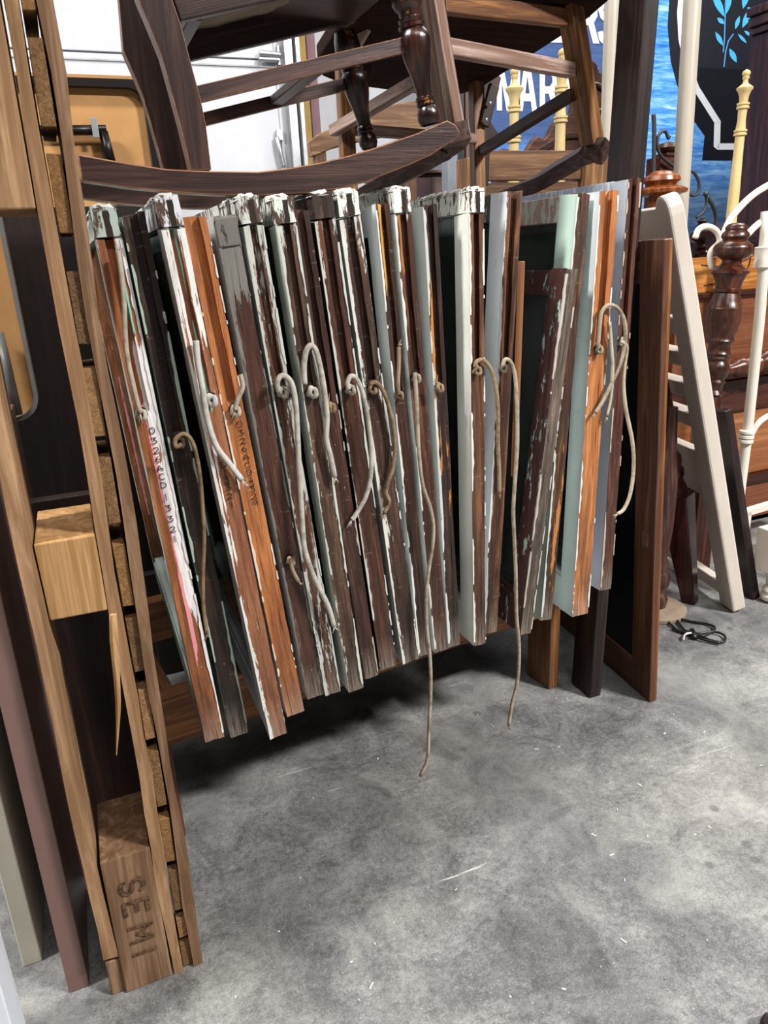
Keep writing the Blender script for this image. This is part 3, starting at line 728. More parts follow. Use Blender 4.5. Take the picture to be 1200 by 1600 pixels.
# ================================================================== OAK ROCKING CHAIR (behind, right)
ok=thing('rocking_chair','lighter oak rocking chair with square legs behind the dark one','rocking chair',(.85,1.5,1.15))
oak=lambda s,c=0: wood(*[('#5c3a24','#a5713f'),('#84675a','#cfb8ad'),('#2b1812','#46281e')][c],ax='z',sc=1,rough=.42,seed=s,spec=.45)  # second pair paints a light reflection into the oak as pinkish white
A0,A1=P(707,208,1.30),P(668,-20,1.27); B0,B1=P(925,224,1.42),P(888,-5,1.40)
C0,C1=P(747,312,1.74),P(744,128,1.76); D0,D1=P(546,300,1.62),P(532,15,1.64)
beam('leg',A0,A1,.038,.030,oak(1,1),ok); beam('leg',B0,B1,.037,.036,oak(2),ok); beam('leg',C0,C1,.030,.028,oak(3,0),ok); beam('leg',D0,D1,.03,.028,oak(4),ok)
beam('stretcher',P(688,72,1.29),P(893,110,1.41),.022,.026,oak(5,1),ok); beam('stretcher',P(690,5,1.28),P(893,30,1.41),.02,.03,oak(6),ok)
beam('stretcher',P(895,147,1.415),P(752,236,1.735),.020,.022,oak(7,2),ok); beam('stretcher',P(697,100,1.30),P(520,205,1.63),.020,.022,oak(8,1),ok)
beam('stretcher',P(556,203,1.63),P(742,217,1.74),.018,.022,oak(9,1),ok)
sec=[(-.016,-.021),(.016,-.021),(.016,.021),(-.016,.021)]
for pts in ([(944,236,1.37),(925,238,1.42),(880,262,1.50),(835,288,1.58),(790,308,1.66),(750,322,1.74),(700,330,1.86)],[(716,206,1.235),(705,222,1.30),(668,250,1.37),(630,272,1.44),(585,297,1.53),(545,318,1.62),(500,332,1.74)]):
    pp=crom([P(*q) for q in pts],5); V,Fs,U=tubeg(pp,1.0,4,sec); mk('rocker',V,Fs,wood('#3a2520','#6b5048','y',1,.4,spec=.5),ok,bev=.002)
# seat: thick plank with rounded rear edge
sp=[(.60,1.22),(1.055,1.36),(1.062,1.44),(1.02,1.80),(.985,1.84),(.90,1.85),(.66,1.80),(.60,1.76),(.565,1.68),(.56,1.4)]
n=len(sp); zt=1.50
zz_=lambda y:zt-.075*(y-1.3)/.5
V=[(x,y,zz_(y)) for x,y in sp]+[(x,y,zz_(y)+.03) for x,y in sp]; Fs=[tuple(range(n)),tuple(range(2*n-1,n-1,-1))]+[(i,(i+1)%n,n+(i+1)%n,n+i) for i in range(n)]
mk('seat',V,Fs,wood('#1f0f0b','#371f17','x',1,.75,spec=.1),ok,bev=.004)
for (x,y,Y) in ((762,175,1.735),(566,128,1.60)):
    beam('corner_brace',P(x-6,y+22,Y),P(x+10,y-42,Y),.012,.026,oak(11,2),ok)
    for q in (0,1): ball('screw',P(x-2+q*6,y+12-q*26,Y-.016),.004,gal,ok,(1,.5,1))
cur=pxz([(770,110),(782,122),(775,150),(768,168),(762,185),(770,198),(777,208),(770,222),(764,240),(762,290),(752,292),(752,110)],1.79)
prism('shaped_back_post',cur,1.785,1.81,oak(12,2),ok)
beam('back_brace',P(602,-5,1.5),P(548,86,1.58),.014,.016,oak(13,1),ok)

# ================================================================== TALL BOARDS, FRAMED PANEL, RIGHT END
slab('bed_rail','tall dark brown square-edged timber standing right of the sashes','timber',(1.014,1.262,0),(1.047,1.338,1.95),wood('#1e1513','#3a2b29','z',1,.4,'#8c6a52',.73),.003,.031)
# framed blackboard leaning beside it
fp=thing('framed_panel','narrow brown timber frame with a black panel at the right end','framed panel',(1.130,1.185,0),(0,-.050,-.10))
fw=wood('#553525','#7f5840','z',.8,.42); fwy=wood('#553525','#7f5840','y',.8,.42); HF=1.055; DF=.56
def fb(n_,a,b,m,bv=.002): return box(n_,a,b,m,fp,bv,True)
fb('stile',(0,0,0),(.014,.075,HF),fw); fb('stile',(0,DF-.075,0),(.014,DF,HF),fw)
fb('rail',(.0005,.0755,0.001),(.0135,DF-.0755,.085),fwy); fb('rail',(.0005,.0755,HF-.085),(.0135,DF-.0755,HF-.001),fwy)
fb('edge_moulding',(.0142,.002,0),(.022,.03,HF),wood('#7a4a28','#b97f4c','z',1,.4))
fb('black_panel',(.006,.07,.08),(.010,DF-.07,HF-.08),plain('#0e1118',.35,var=.1),0)
fb('catch_plate',(-.003,.02,.40),(0,.042,.435),plain('#7c5348',.4,.2))

# ================================================================== CREAM SLATTED HEADBOARD, LEANING
th=-.262; hd=thing('slatted_headboard','cream painted slatted bed end leaning to the left','bed end',(1.655,1.43,.004),(0,th,-.225))
cr=paint('#cdc3b8','#b0a595',.78,.4,5,'#8d8376'); HH=1.19
# stile with rounded top corner
sec_=[(0,0),(.07,0),(.07,HH-.05)]+[(.035+.035*math.cos(a),HH-.05+.05*math.sin(a)) for a in [math.pi*k/8 for k in range(1,8)]]+[(0,HH-.05)]
def stl(y0): 
    n=len(sec_); V=[(0,y0+y,z) for y,z in sec_]+[(.042,y0+y,z) for y,z in sec_]
    Fs=[tuple(range(n)),tuple(range(2*n-1,n-1,-1))]+[(i,(i+1)%n,n+(i+1)%n,n+i) for i in range(n)]
    return mk('stile',V,Fs,cr,hd,True,bev=.006)
stl(0); stl(.43)
def hb(n_,a,b,bv=.003): return box(n_,a,b,cr,hd,bv,True)
hb('top_rail',(.008,.071,HH-.30),(.034,.429,HH-.03)); hb('bottom_rail',(.008,.071,.36),(.034,.429,.50))
for k in range(4): hb('slat',(.004,.0705,.575+k*.088),(.038,.4295,.615+k*.088))
hb('foot_rail',(.006,.071,.03),(.03,.429,.075))

# dark plank behind it
beam('bed_rail',G(1172,932)+Vector((0,0,.0)),P(1128,640,1.56),.028,.05,wood('#1e1413','#37262a','z',1,.4)); tag(COL.objects[-1],'thin blackish plank leaning just behind the cream bed end','plank')

# maroon bed post with tapered foot
mp_=thing('bed_post','dark maroon bed post with tapered square foot behind the framed panel','bed post',G(1083,942))
mw=wood('#331415','#552724','z',.7,.25); b0=G(1078,940); b0.z=0; b1=P(1050,722,1.58)
def tap(p0,p1,w0,w1,name):
    d=(p1-p0); V=[]
    for p,wd_ in ((p0,w0),(p1,w1)):
        for sx,sy in((-1,-1),(1,-1),(1,1),(-1,1)): 
            a=.5; V.append((p.x+wd_*(sx*math.cos(a)-sy*math.sin(a)),p.y+wd_*(sx*math.sin(a)+sy*math.cos(a)),p.z))
    return mk(name,V,BF,mw,mp_,bev=.004)
tap(b0,b0+(b1-b0)*.8,.020,.042,'tapered_foot')
lathe('turned_post',b0+(b1-b0)*.79,b0+(b1-b0)*1.75,[(0,.036),(.06,.030),(.10,.024),(.13,.030),(.17,.030),(.19,.024),(.22,.027),(.26,.027),(.30,.017),(.40,.020),(.55,.024),(.75,.018),(.9,.016),(1,.016)],mw,mp_,18)

# turned floor lamp base, its round foot, and the coiled flex
lpz=thing('floor_lamp','turned brown lamp stem with round foot behind the framed panel','lamp',G(1040,975))
lw_=wood('#3a2420','#6a4a40','z',1,.4); g0=G(1043,955)
lathe('foot_disc',g0+Vector((-.03,.02,.002)),g0+Vector((-.03,.02,.018)),[(0,.09),(.6,.09),(1,.08)],plain('#8f7d6c',.5,.0),lpz,26)
lathe('stem',g0+Vector((-.03,.02,.018)),g0+Vector((-.03,.02,.62)),[(0,.03),(.04,.034),(.08,.024),(.12,.034),(.16,.036),(.2,.026),(.23,.03),(.26,.022),(.3,.026),(.42,.032),(.6,.034),(.75,.028),(.86,.022),(1,.018)],lw_,lpz,18)
cx=thing('electric_cord','coiled black flex tied with white string on the concrete','cord',G(1080,985))
bk=plain('#151517',.4,var=0); 
for (pts) in ([(1040,968),(1060,985),(1085,990),(1110,1000),(1130,1003),(1132,993),(1115,987),(1090,990),(1070,985)],[(1045,962),(1075,970),(1105,975),(1117,982),(1100,993),(1075,990),(1050,982)],[(1035,970),(1050,960),(1070,985),(1095,998),(1125,1005)]):
    tube('flex',[G(x,y,.006+.003*random.random()) for x,y in pts],.0035,bk,cx,7,8)
tube('plug',[G(1081,985,.008),G(1085,997,.008)],.008,bk,cx,8,3)
tube('string_tie',[G(1068,1000,.008),G(1070,992,.014),G(1080,989,.016),G(1072,990,.012),G(1066,998,.006)],.0022,plain('#e4e2dd',.8),cx,6,5)

# ================================================================== BANNER ON THE BACK WALL
BY=3.62
def water():
    s=NT('printed_water',.45,.3)
    v=s.coord((2.5,1,26)); n1=s.noise(v,1,7,.7,.8); v2=s.coord((9,1,70)); n2=s.noise(v2,1,5,.7,.5)
    a=s.math('ADD',s.math('MULTIPLY',n1,.6),s.math('MULTIPLY',n2,.4))
    c=s.ramp(a,(.32,lin('#1d4fa0')),(.46,lin('#3d86dd')),(.57,lin('#7fb8f2')),(.7,lin('#e2effb')))
    dk_=s.ramp(a,(.3,lin('#26406f')),(.7,lin('#4a6394')))
    o=s.sep(s.coord((1,1,1)))
    # printed navy ground behind the lettering, and greyer water low down: part of the artwork
    edge=s.math('ADD',o[2],s.math('MULTIPLY',n1,.12))
    m=s.math('MULTIPLY',s.mr(edge,BZ1,BZ1+.1,0,1),s.mr(o[0],BX1,BX1+.12,1,0))
    c=s.mix(m,c,dk_)
    low=s.mr(edge,BZ2-.25,BZ2+.1,.75,0); c=s.mix(low,c,s.ramp(a,(.3,lin('#2d4f7d')),(.7,lin('#8fb0d2'))))
    s.col(c); return s.m
bx0,bx1=P(690,200,BY).x,P(1330,200,BY).x; bz0=P(1000,420,BY).z
bn=thing('banner','blue water banner with white letters and a dark floral emblem','banner',(0,BY,0))
BZ1=P(830,225,BY).z; BX1=P(955,150,BY).x; BZ2=P(1100,230,BY).z
box('banner_sheet',(bx0,BY,bz0),(bx1,BY+.004,2.75),water(),bn,0)
def flat(name,pts,off,mat):
    q=[P(x,y,BY) for x,y in pts]; n=len(q)
    V=[(p.x,BY-off,p.z) for p in q]+[(p.x,BY-off+.0015,p.z) for p in q]
    Fs=[tuple(range(n)),tuple(range(2*n-1,n-1,-1))]+[(i,(i+1)%n,n+(i+1)%n,n+i) for i in range(n)]
    return mk(name,V,Fs,mat,bn)
navy=plain('#171823',.45,var=.1); wht=plain('#e3e7ee',.5,var=.03); lf=plain('#43a5d6',.5,var=.04); lf2=plain('#4a86b8',.5,var=0)
flat('emblem_ground',[(1050,-60),(1260,-60),(1260,340),(1141,340),(1141,285),(1143,250),(1097,250),(1101,212),(1084,188),(1061,144),(1048,96),(1043,40)],.002,navy)
def ribbon(name,pts,wd_,off,mat):
    pp=[Vector(p) for p in pts]; Lp=[];Rp=[]
    for i,p in enumerate(pp):
        d=(pp[min(i+1,len(pp)-1)]-pp[max(i-1,0)]).normalized(); nn=Vector((-d.y,d.x))*wd_/2; Lp.append(tuple(p+nn)); Rp.append(tuple(p-nn))
    V=[];Fs=[]
    for a,b in zip(Lp,Rp): V+=[P(*a,BY-off),P(*b,BY-off)]
    k=len(V); 
    for a,b in zip(Lp,Rp): V+=[P(*a,BY-off+.001),P(*b,BY-off+.001)]
    for i in range(len(pp)-1): Fs+=[(2*i,2*i+1,2*i+3,2*i+2),(k+2*i,k+2*i+2,k+2*i+3,k+2*i+1),(2*i,2*i+2,k+2*i+2,k+2*i),(2*i+1,k+2*i+1,k+2*i+3,2*i+3)]
    return mk(name,V,Fs,mat,bn)
ribbon('emblem_border',[(1068,-40),(1063,20),(1065,60),(1072,95),(1088,138),(1122,192),(1121,193),(1120,229),(1121,229),(1180,229)],10,.004,wht)
for (a,b,wd_) in (((1112,-14),(1131,27),9),((1120,28),(1131,38),6),((1140,-16),(1134,22),8),((1117,50),(1129,72),6),((1148,46),(1155,25),5),((1159,44),(1174,12),8),((1167,12),(1172,16),4),((1152,53),(1166,68),4),((1162,48),(1173,57),4),((1139,76),(1150,98),7),((1160,14),(1168,-18),8),((1124,-20),(1130,-40),8)):
    a=Vector(a);b=Vector(b);d=b-a;nn=Vector((-d.y,d.x)).normalized()
    pts=[tuple(a+d*(k/8)+nn*wd_*math.sin(math.pi*k/8)*.62) for k in range(9)]+[tuple(a+d*(k/8)-nn*wd_*math.sin(math.pi*k/8)*.62) for k in range(7,0,-1)]
    flat('leaf',pts,.004,lf)
ribbon('stem',[(1135,-30),(1133,30),(1132,60),(1130,82)],2,.0045,lf2); ribbon('stem',[(1146,53),(1138,64),(1134,80),(1131,105)],2,.0045,lf2)
# heavy condensed capitals: polygons in a unit box (x 0..1, y 0..1), with counters left open
LET={'M':[[(0,0),(.22,0),(.22,.62),(.42,0),(.58,0),(.78,.62),(.78,0),(1,0),(1,1),(.72,1),(.5,.36),(.28,1),(0,1)]],
'A':[[(0,0),(.26,0),(.32,.22),(.68,.22),(.74,0),(1,0),(.66,1),(.34,1)]],
'R':[[(0,0),(.26,0),(.26,.4),(.45,.4),(.68,0),(1,0),(.72,.45),(.9,.6),(.9,.85),(.75,1),(0,1)]],
'K':[[(0,0),(.26,0),(.26,.35),(.38,.45),(.7,0),(1,0),(.58,.58),(.97,1),(.66,1),(.26,.6),(.26,1),(0,1)]],
'S':[[(.05,.25),(.3,.28),(.4,.17),(.62,.17),(.68,.28),(.6,.4),(.2,.56),(.06,.75),(.2,.95),(.4,1),(.75,.98),(.93,.78),(.7,.73),(.6,.83),(.4,.83),(.33,.74),(.42,.64),(.8,.5),(.95,.3),(.85,.08),(.6,0),(.3,0),(.12,.08)]],
'E':[[(0,0),(.85,0),(.85,.18),(.27,.18),(.27,.42),(.75,.42),(.75,.6),(.27,.6),(.27,.82),(.85,.82),(.85,1),(0,1)]]}
HOLE={'A':[(.4,.4),(.6,.4),(.5,.78)],'R':[(.26,.57),(.5,.57),(.62,.65),(.62,.77),(.5,.83),(.26,.83)]}
navyl=plain('#34466f',.45,var=.1)
def letter(ch,x0,x1,yt,yb):
    def mp(p): 
        x=x0+(x1-x0)*p[0]; y=yb+(yt-yb)*p[1]; return (x,y+(x-830)*.021)
    flat('letter',[mp(p) for p in LET[ch][0]],.003,wht)
    if ch in HOLE: flat('letter_counter',[mp(p) for p in HOLE[ch]],.0045,navyl)
for ch,x0,x1 in (('M',776,812),('A',808,839),('R',843,874),('K',873,905),('E',911,938)): letter(ch,x0,x1,104,174)
for ch,x0,x1 in (('E',860,890),('R',905,936),('S',932,962)): letter(ch,x0,x1,-5,66)

# ================================================================== BACKGROUND FURNITURE, RIGHT
crm=paint('#b9b1a3','#9d9384',.8,.4,6,'#877d70')
def pole(label,x0,y0,x1,y1,Y,r,mat):
    p0,p1=P(x0,y0,Y),P(x1,y1,Y); d=(p1-p0)/(p1.z-p0.z); q0=p0-d*p0.z; q1=p0+d*(2.25-p0.z)
    o=lathe('bed_pole',q0,q1,[(0,r*.9),(.004,r),(.5,r),(.996,r),(1,r*.9)],mat,None,24); return tag(o,label,'pole')
pole('tall round cream pole left of the dark upright timber',947,281,956,0,2.07,.0215,crm)
pole('tall round cream pole standing in front of the floral emblem',1065,281,1082,0,2.2,.0285,crm)
ylw=plain('#d3bd86',.4,var=.08)
def finial(label,x,yt,yb,Y,sc):
    p1=P(x,yt,Y); p0=P(x-(x-780)*.0,yb,Y); p0=Vector((p1.x-.01*(1 if x>1000 else 0),p1.y,0)); H=p1.z
    pr=[(0,.034),(.1,.034)]; u=lambda px:1-px*sc/H
    prof=[(0,.7),(30,.7)] 
    pf=[(0,.01),(3,.3),(6,.36),(9,.33),(11,.22),(12,.30),(14,.30),(17,.2),(22,.24),(26,.5),(29,.72),(31,.72),(35,.56),(42,.42),(52,.36),(53,.55),(56,.55),(57,.42),(59,.55),(62,.55),(63,.4),(80,.36),(95,.44),(96,.58),(99,.58),(100,.45),(102,.58),(105,.58),(106,.42),(130,.42),(200,.5)]
    pts=[(u(a),b*.034*sc*1000/1.75) for a,b in pf][::-1]; pts=[(0,pts[0][1])]+pts
    o=lathe('turned_bed_post',p0,p1,[(s_,r) for s_,r in pts if s_>=0],ylw,None,18); return tag(o,label,'bed post')
finial('pale yellow turned bed post at right in front of the emblem',1167,108,340,1.95,.00175)
finial('pale yellow turned bed post before the letter A on the banner',804,105,240,2.35,.0021)
finial('pale yellow turned bed post before the letter K, right of its twin',879,75,232,2.35,.0021)

# oak bed end below the banner
ob=thing('oak_bed_end','plain tan oak bed end standing below the banner lettering','bed end',(P(860,270,1.97).x,1.97,0))
tn=wood('#5c3d26','#8f6a48','x',1,.5); tnz=wood('#6b4a2c','#a47a4f','z',1,.5)
xa,xb_=P(752,270,1.97).x,P(906,270,1.97).x; xc=P(948,270,1.97).x
zt_=P(905,236,1.97).z
box('top_rail',(xa,1.96,P(800,282,1.97).z),(xb_,1.99,zt_),tn,ob); box('panel',(xa,1.967,.5),(xb_,1.982,P(800,284,1.97).z-.002),wood('#4f3422','#7d5b3d','x',1,.5),ob)
box('post',(xb_+.001,1.945,0),(xc,2.005,P(930,248,1.97).z),tnz,ob); box('post',(xa-.06,1.945,0),(xa-.001,2.005,zt_-.02),tnz,ob); box('lower_rail',(xa,1.96,.38),(xb_,1.99,.499),tn,ob)
# carved victorian headboard silhouette
vb=wood('#3f2118','#6d4230','x',1,.4)
vh=thing('carved_headboard','red-brown carved headboard with crested top behind the yellow posts','headboard',(P(880,200,2.6).x,2.6,0))
prof=[(806,250),(822,236),(834,218),(842,212),(850,218),(858,210),(864,196),(872,186),(884,180),(894,176),(898,150),(905,120),(912,112),(918,116),(922,100),(927,94),(933,100),(936,112),(952,118),(960,150),(962,250),(962,330),(806,330)]
prism('carved_crest',pxz(prof,2.6),2.6,2.63,vb,vh,.003)
prism('crest_moulding',pxz([(830,238),(850,226),(868,214),(885,208),(945,206),(945,214),(886,217),(870,224),(852,236),(832,244)],2.6),2.588,2.6,wood('#2f1811','#553024','x',1,.35),vh,.002)
tube('crest_arch',[P(x,y,2.595) for x,y in ((908,200),(908,150),(915,136),(930,132),(945,140))],.01,wood('#2f1811','#553024','z',1,.35),vh,8,5)
lathe('corner_finial',P(787,246,2.6),P(787,232,2.6),[(0,.045),(.3,.05),(.7,.035),(1,.005)],vb,vh,16)
box('post',(P(775,300,2.6).x,2.59,0),(P(799,300,2.6).x,2.64,P(787,247,2.6).z),vb,vh); box('post',(P(962,300,2.6).x,2.59,0),(P(985,300,2.6).x,2.64,P(960,150,2.6).z),vb,vh)

# orange-brown bed post finial and darker one behind it
fo=thing('bed_post','glossy orange-brown bed post with rounded finial above the cream bed end','bed post',(P(1032,300,2.12).x,2.12,0))
og=wood('#6b3617','#a8632f','z',1,.22); xq=P(1032,300,2.12)
za=P(1032,308,2.12).z
lathe('post_shaft',(xq.x,2.12,0),(xq.x,2.12,za),[(0,.04),(1,.04)],og,fo,20)
lathe('finial',(xq.x,2.12,za),(xq.x,2.12,P(1033,266,2.12).z),[(0,.039),(.06,.064),(.14,.084),(.26,.086),(.36,.071),(.42,.046),(.48,.048),(.6,.062),(.76,.058),(.84,.042),(.9,.039),(.97,.025),(1,.004)],og,fo,24)
fd=thing('bed_post','dark red-brown square post with ball finial behind the orange one','bed post',(P(1042,250,2.45).x,2.45,0))
xq=P(1042,245,2.45)
box('square_post',(xq.x-.055,2.42,0),(xq.x+.05,2.5,P(1042,246,2.45).z),vb,fd,.004); box('post_cap',(xq.x-.03,2.415,P(1042,246,2.45).z+.001),(xq.x+.045,2.49,P(1042,240,2.45).z),vb,fd,.004)
lathe('finial',(xq.x,2.45,P(1042,240,2.45).z),(xq.x,2.45,P(1042,221,2.45).z),[(0,.02),(.15,.035),(.45,.045),(.8,.035),(1,.006)],wood('#3c2415','#6a4426','z',1,.3),fd,18)
# wrought iron bed end with scrolls
ir=thing('iron_headboard','dark wrought iron bed end with curled scrolls before the banner','iron bed',(P(1060,300,2.4).x,2.4,0))
im=plain('#4a4a4c',.5,.6,name='iron')
def scroll(pts,r=.006): return tube('scroll',[P(x,y,2.4) for x,y in pts],r,im,ir,7,6)
scroll([(1021,178),(1022,195),(1022,230),(1021,300),(1020,420)],.008); scroll([(1046,212),(1044,216),(1040,206),(1034,206),(1028,214),(1027,228),(1032,242),(1042,252),(1056,262)])
scroll([(1078,266),(1086,272),(1092,285),(1091,300),(1084,306),(1078,303),(1080,298)]); scroll([(1103,304),(1104,318),(1098,332),(1088,340)]); scroll([(1104,306),(1114,322),(1119,340),(1118,365),(1117,450)],.008)
ball('scroll_tip',P(1103,303,2.395),.011,im,ir)
scroll([(933,180),(936,172),(941,175),(938,184),(930,180),(926,192),(930,205),(940,212)])
beam('cross_bar',P(1018,398,2.4),P(1130,395,2.4),.012,.012,im,ir); beam('side_post',P(1117,448,2.4)*1,Vector((P(1117,448,2.4).x,2.4,0)),.016,.016,im,ir)
beam('side_post',P(1020,418,2.4),Vector((P(1020,418,2.4).x,2.4,0)),.016,.016,im,ir)

# dark wardrobe at the right edge
wr=thing('wardrobe','dark brown wardrobe with moulded cornice at the right edge','wardrobe',(P(1200,300,2.7).x,2.7,0))
ww=wood('#331b12','#5a3524','z',.6,.35); x0=P(1172,200,3.15).x; zt_=P(1175,52,3.15).z
box('body',(x0,2.7,0),(x0+.9,3.2,zt_),ww,wr,.004); 
for k,(e,z0,z1) in enumerate(((.02,0,.03),(.035,.031,.075),(.05,.076,.115))): box('cornice',(x0-e,2.7-e,zt_+z0+.001),(x0+.9+e,3.2,zt_+z1),ww,wr,.006)

# mahogany sleigh style headboard on the right with orange veneer band
mh=thing('panelled_headboard','reddish mahogany bed headboard with a lighter veneered top band','headboard',(P(1150,700,2.0).x,2.0,0))
mg=wood('#74452f','#8c5842','x',.5,.3); mgo=wood('#a5672f','#d3995a','x',.7,.28); mgd=wood('#3a1c17','#5f3428','x',.7,.3)
def hbp(n_,x0,y0,x1,y1,Yf,Yb,m): 
    a=P((x0+x1)/2,y0,2.0).z; b=P((x0+x1)/2,y1,2.0).z
    return box(n_,(P(x0,600,2.0).x,Yf,b),(P(x1,600,2.0).x,Yb,a),m,mh,.003)
hbp('veneer_band',1050,398,1290,452,2.0,2.03,mgo); hbp('upper_panel',1050,460,1290,590,2.005,2.03,mg); hbp('moulding',1050,452,1290,459.5,1.985,2.03,mgd)
hbp('middle_rail',1050,590.5,1290,640,1.995,2.03,mgd); hbp('lower_panel',1050,640.5,1290,740,2.005,2.03,wood('#8f5836','#b57a4a','x',.5,.3)); hbp('moulding',1050,740.5,1290,752,1.98,2.03,mgd)
hbp('base_panel',1050,752.5,1290,852,2.005,2.03,mg); hbp('plinth',1050,852.5,1290,872,1.985,2.03,mgd)
box('plinth_foot',(P(1050,600,2.0).x,1.97,0),(P(1290,600,2.0).x,2.03,P(1170,872.5,2.0).z),mg,mh,.004)
# inlay lines on the veneer band
for pts in ([(1096,414),(1124,416),(1150,412),(1172,402),(1180,396)],[(1100,446),(1140,440),(1160,430),(1170,415),(1173,400)]):
    tube('inlay_line',[P(x,y,1.999) for x,y in pts],.0022,mgd,mh,6,6)
lathe('turned_rail',P(1128,580,1.93),P(1290,545,1.93),[(0,.02),(.1,.02),(.14,.034),(.18,.034),(.2,.026),(.3,.04),(.34,.03),(.38,.042),(.42,.042),(.45,.03),(.7,.036),(1,.02)],wood('#4a261c','#76432f','z',1,.25),mh,18)
# dark rounded chest lid behind
dl=thing('camelback_sofa_frame','dark plum curved furniture frame behind the big turned post','furniture frame',(P(1130,400,2.2).x,2.2,0))
prism('curved_top',pxz([(1085,402),(1092,380),(1112,362),(1140,350),(1165,352),(1185,372),(1200,400),(1200,470),(1085,470)],2.2),2.2,2.3,wood('#22121a','#3f2630','x',1,.35),dl,.006)
lathe('knob',P(1097,356,2.19),P(1097,340,2.19),[(0,.012),(.2,.02),(.5,.013),(.7,.019),(1,.003)],wood('#22100f','#3a1c1a','z',1,.25),dl,14)
lathe('small_spindle',P(1097,398,2.17),P(1097,357,2.17),[(0,.02),(.1,.024),(.2,.014),(.3,.022),(.4,.014),(.5,.02),(.7,.04),(.9,.04),(1,.02)],wood('#22100f','#3a1c1a','z',1,.25),dl,16)
box('frame_base',(P(1085,470,2.2).x,2.21,0),(P(1200,470,2.2).x,2.29,P(1140,470,2.2).z-.001),wood('#22121a','#3f2630','x',1,.35),dl)

# the big turned post
bp=thing('turned_bed_post','large glossy brown turned bed post with mushroom finial','bed post',(P(1132,700,1.72).x,1.72,0))
bpm=wood('#34180f','#6b3a22','z',.6,.3,'#b58a68',.76,.45)
pj=lambda y:P(1132,y,1.72).z
pt_=[(349,4),(351,12),(355,15),(358,16),(361,15),(365,19),(371,20),(376,17),(378,19),(384,27),(390,29),(396,28),(402,22),(407,14),(412,14),(418,19),(424,27),(428,27),(430,24),(440,20),(450,18),(452,21),(456,21),(458,18),(470,22),(480,25),(482,27),(486,25),(500,26),(515,23),(524,19),(527,19),(531,21),(534,18),(540,16),(548,17),(551,19),(555,16),(558,17),(562,15),(568,19),(576,20),(584,18),(590,14),(594,17),(598,14),(606,13),(612,17),(616,13),(625,16),(640,17),(655,13),(662,16),(668,13),(680,18)]
Hb=pj(349); bxp=P(1132,500,1.72).x
lathe('turned_shaft',(bxp-.035,1.72,.35),(bxp+.012,1.72,Hb),[(0,.03)]+[((pj(y)-.35)/(Hb-.35),r*.00195) for y,r in pt_[::-1]],bpm,bp,26)
box('square_foot',(bxp-.075,1.68,0),(bxp+.005,1.76,.349),wood('#2c130c','#5b3020','z',1,.25),bp,.004)
# white iron bed end
wi=thing('white_iron_bed_end','off-white tubular iron bed end with cast fittings at right edge','iron bed',(P(1170,840,1.78).x,1.78,0))
wt_=paint('#ddd6ca','#b9b0a2',.8,.35,8,'#a59b8d')
tube('post_tube',[P(1198,330,1.78),P(1189,470,1.78),P(1178,580,1.78),P(1166,690,1.78),P(1155,780,1.78),P(1150,840,1.78)],.0165,wt_,wi,14,4)
lathe('cast_collar',P(1190,420,1.78),P(1194,385,1.78),[(0,.021),(.08,.026),(.5,.023),(.85,.027),(.95,.03),(1,.02)],wt_,wi,16)
for k in range(3): lathe('clip_ring',P(1167.5-k*1.2,672+k*7,1.775),P(1166.5-k*1.2,678+k*7,1.775),[(0,.020),(.2,.025),(.8,.025),(1,.020)],wt_,wi,14)
tube('curved_rod',[P(1168,690,1.78),P(1176,675,1.775),P(1186,660,1.77),P(1205,648,1.77),P(1240,640,1.77)],.010,wt_,wi,10,5)
tube('arched_tube',[P(1128,372,1.80),P(1140,345,1.80),P(1158,322,1.80),P(1180,302,1.80),P(1210,284,1.80)],.010,wt_,wi,10,5)
tube('arched_tube',[P(1112,420,1.79),P(1110,395,1.79),P(1124,378,1.79),P(1120,362,1.79),P(1106,354,1.79),P(1092,358,1.79),P(1086,372,1.79)],.009,wt_,wi,10,5)
tube('arched_tube',[P(1158,378,1.79),P(1172,362,1.79),P(1190,346,1.79),P(1220,330,1.79)],.010,wt_,wi,10,5)
beam('lower_bar',P(1160,802,1.80),P(1260,772,1.80),.022,.026,wt_,wi); beam('lower_post',P(1168,798,1.80),Vector((P(1168,798,1.8).x,1.80,0)),.022,.022,wt_,wi)
# white turned table leg
tl=thing('turned_table_leg','off-white turned furniture leg with square block at right edge','table leg',G(1196,942))
g1=G(1199,940); g1.z=0; g1.x+=.008
box('square_block',(g1.x-.035,g1.y-.035,.10),(g1.x+.06,g1.y+.045,.235),wt_,tl,.004)
lathe('turned_foot',g1+Vector((.01,0,0)),g1+Vector((.01,0,.10)),[(0,.022),(.08,.034),(.2,.036),(.32,.028),(.36,.032),(.42,.03),(.5,.022),(.75,.024),(.9,.03),(1,.03)],wt_,tl,18)
box('leg_upper',(g1.x-.02,g1.y-.025,.2355),(g1.x+.05,g1.y+.035,.9),wt_,tl,.004) if False else None

# ================================================================== BACKGROUND, CENTRE AND LEFT
sh=thing('metal_upright','dark grey slotted steel upright behind the rocking chairs','steel post',(P(718,250,2.3).x,2.3,0))
mt=plain('#3d3f44',.4,.5); xq=P(718,250,2.3).x
box('web',(xq-.022,2.3,0),(xq+.02,2.31,2.1),mt,sh); box('flange',(xq-.06,2.27,0),(xq-.0225,2.31,2.1),plain('#8a8f98',.4,.4),sh)
for k in range(9): ball('slot',(xq-.004,2.2995,.9+k*.12),.006,plain('#c9cdd4',.4,.2),sh,(.6,.4,1.5))
box('timber_strip',(xq+.0205,2.295,0),(xq+.075,2.33,2.1),wood('#6d5048','#98786c','z',1,.5),sh)
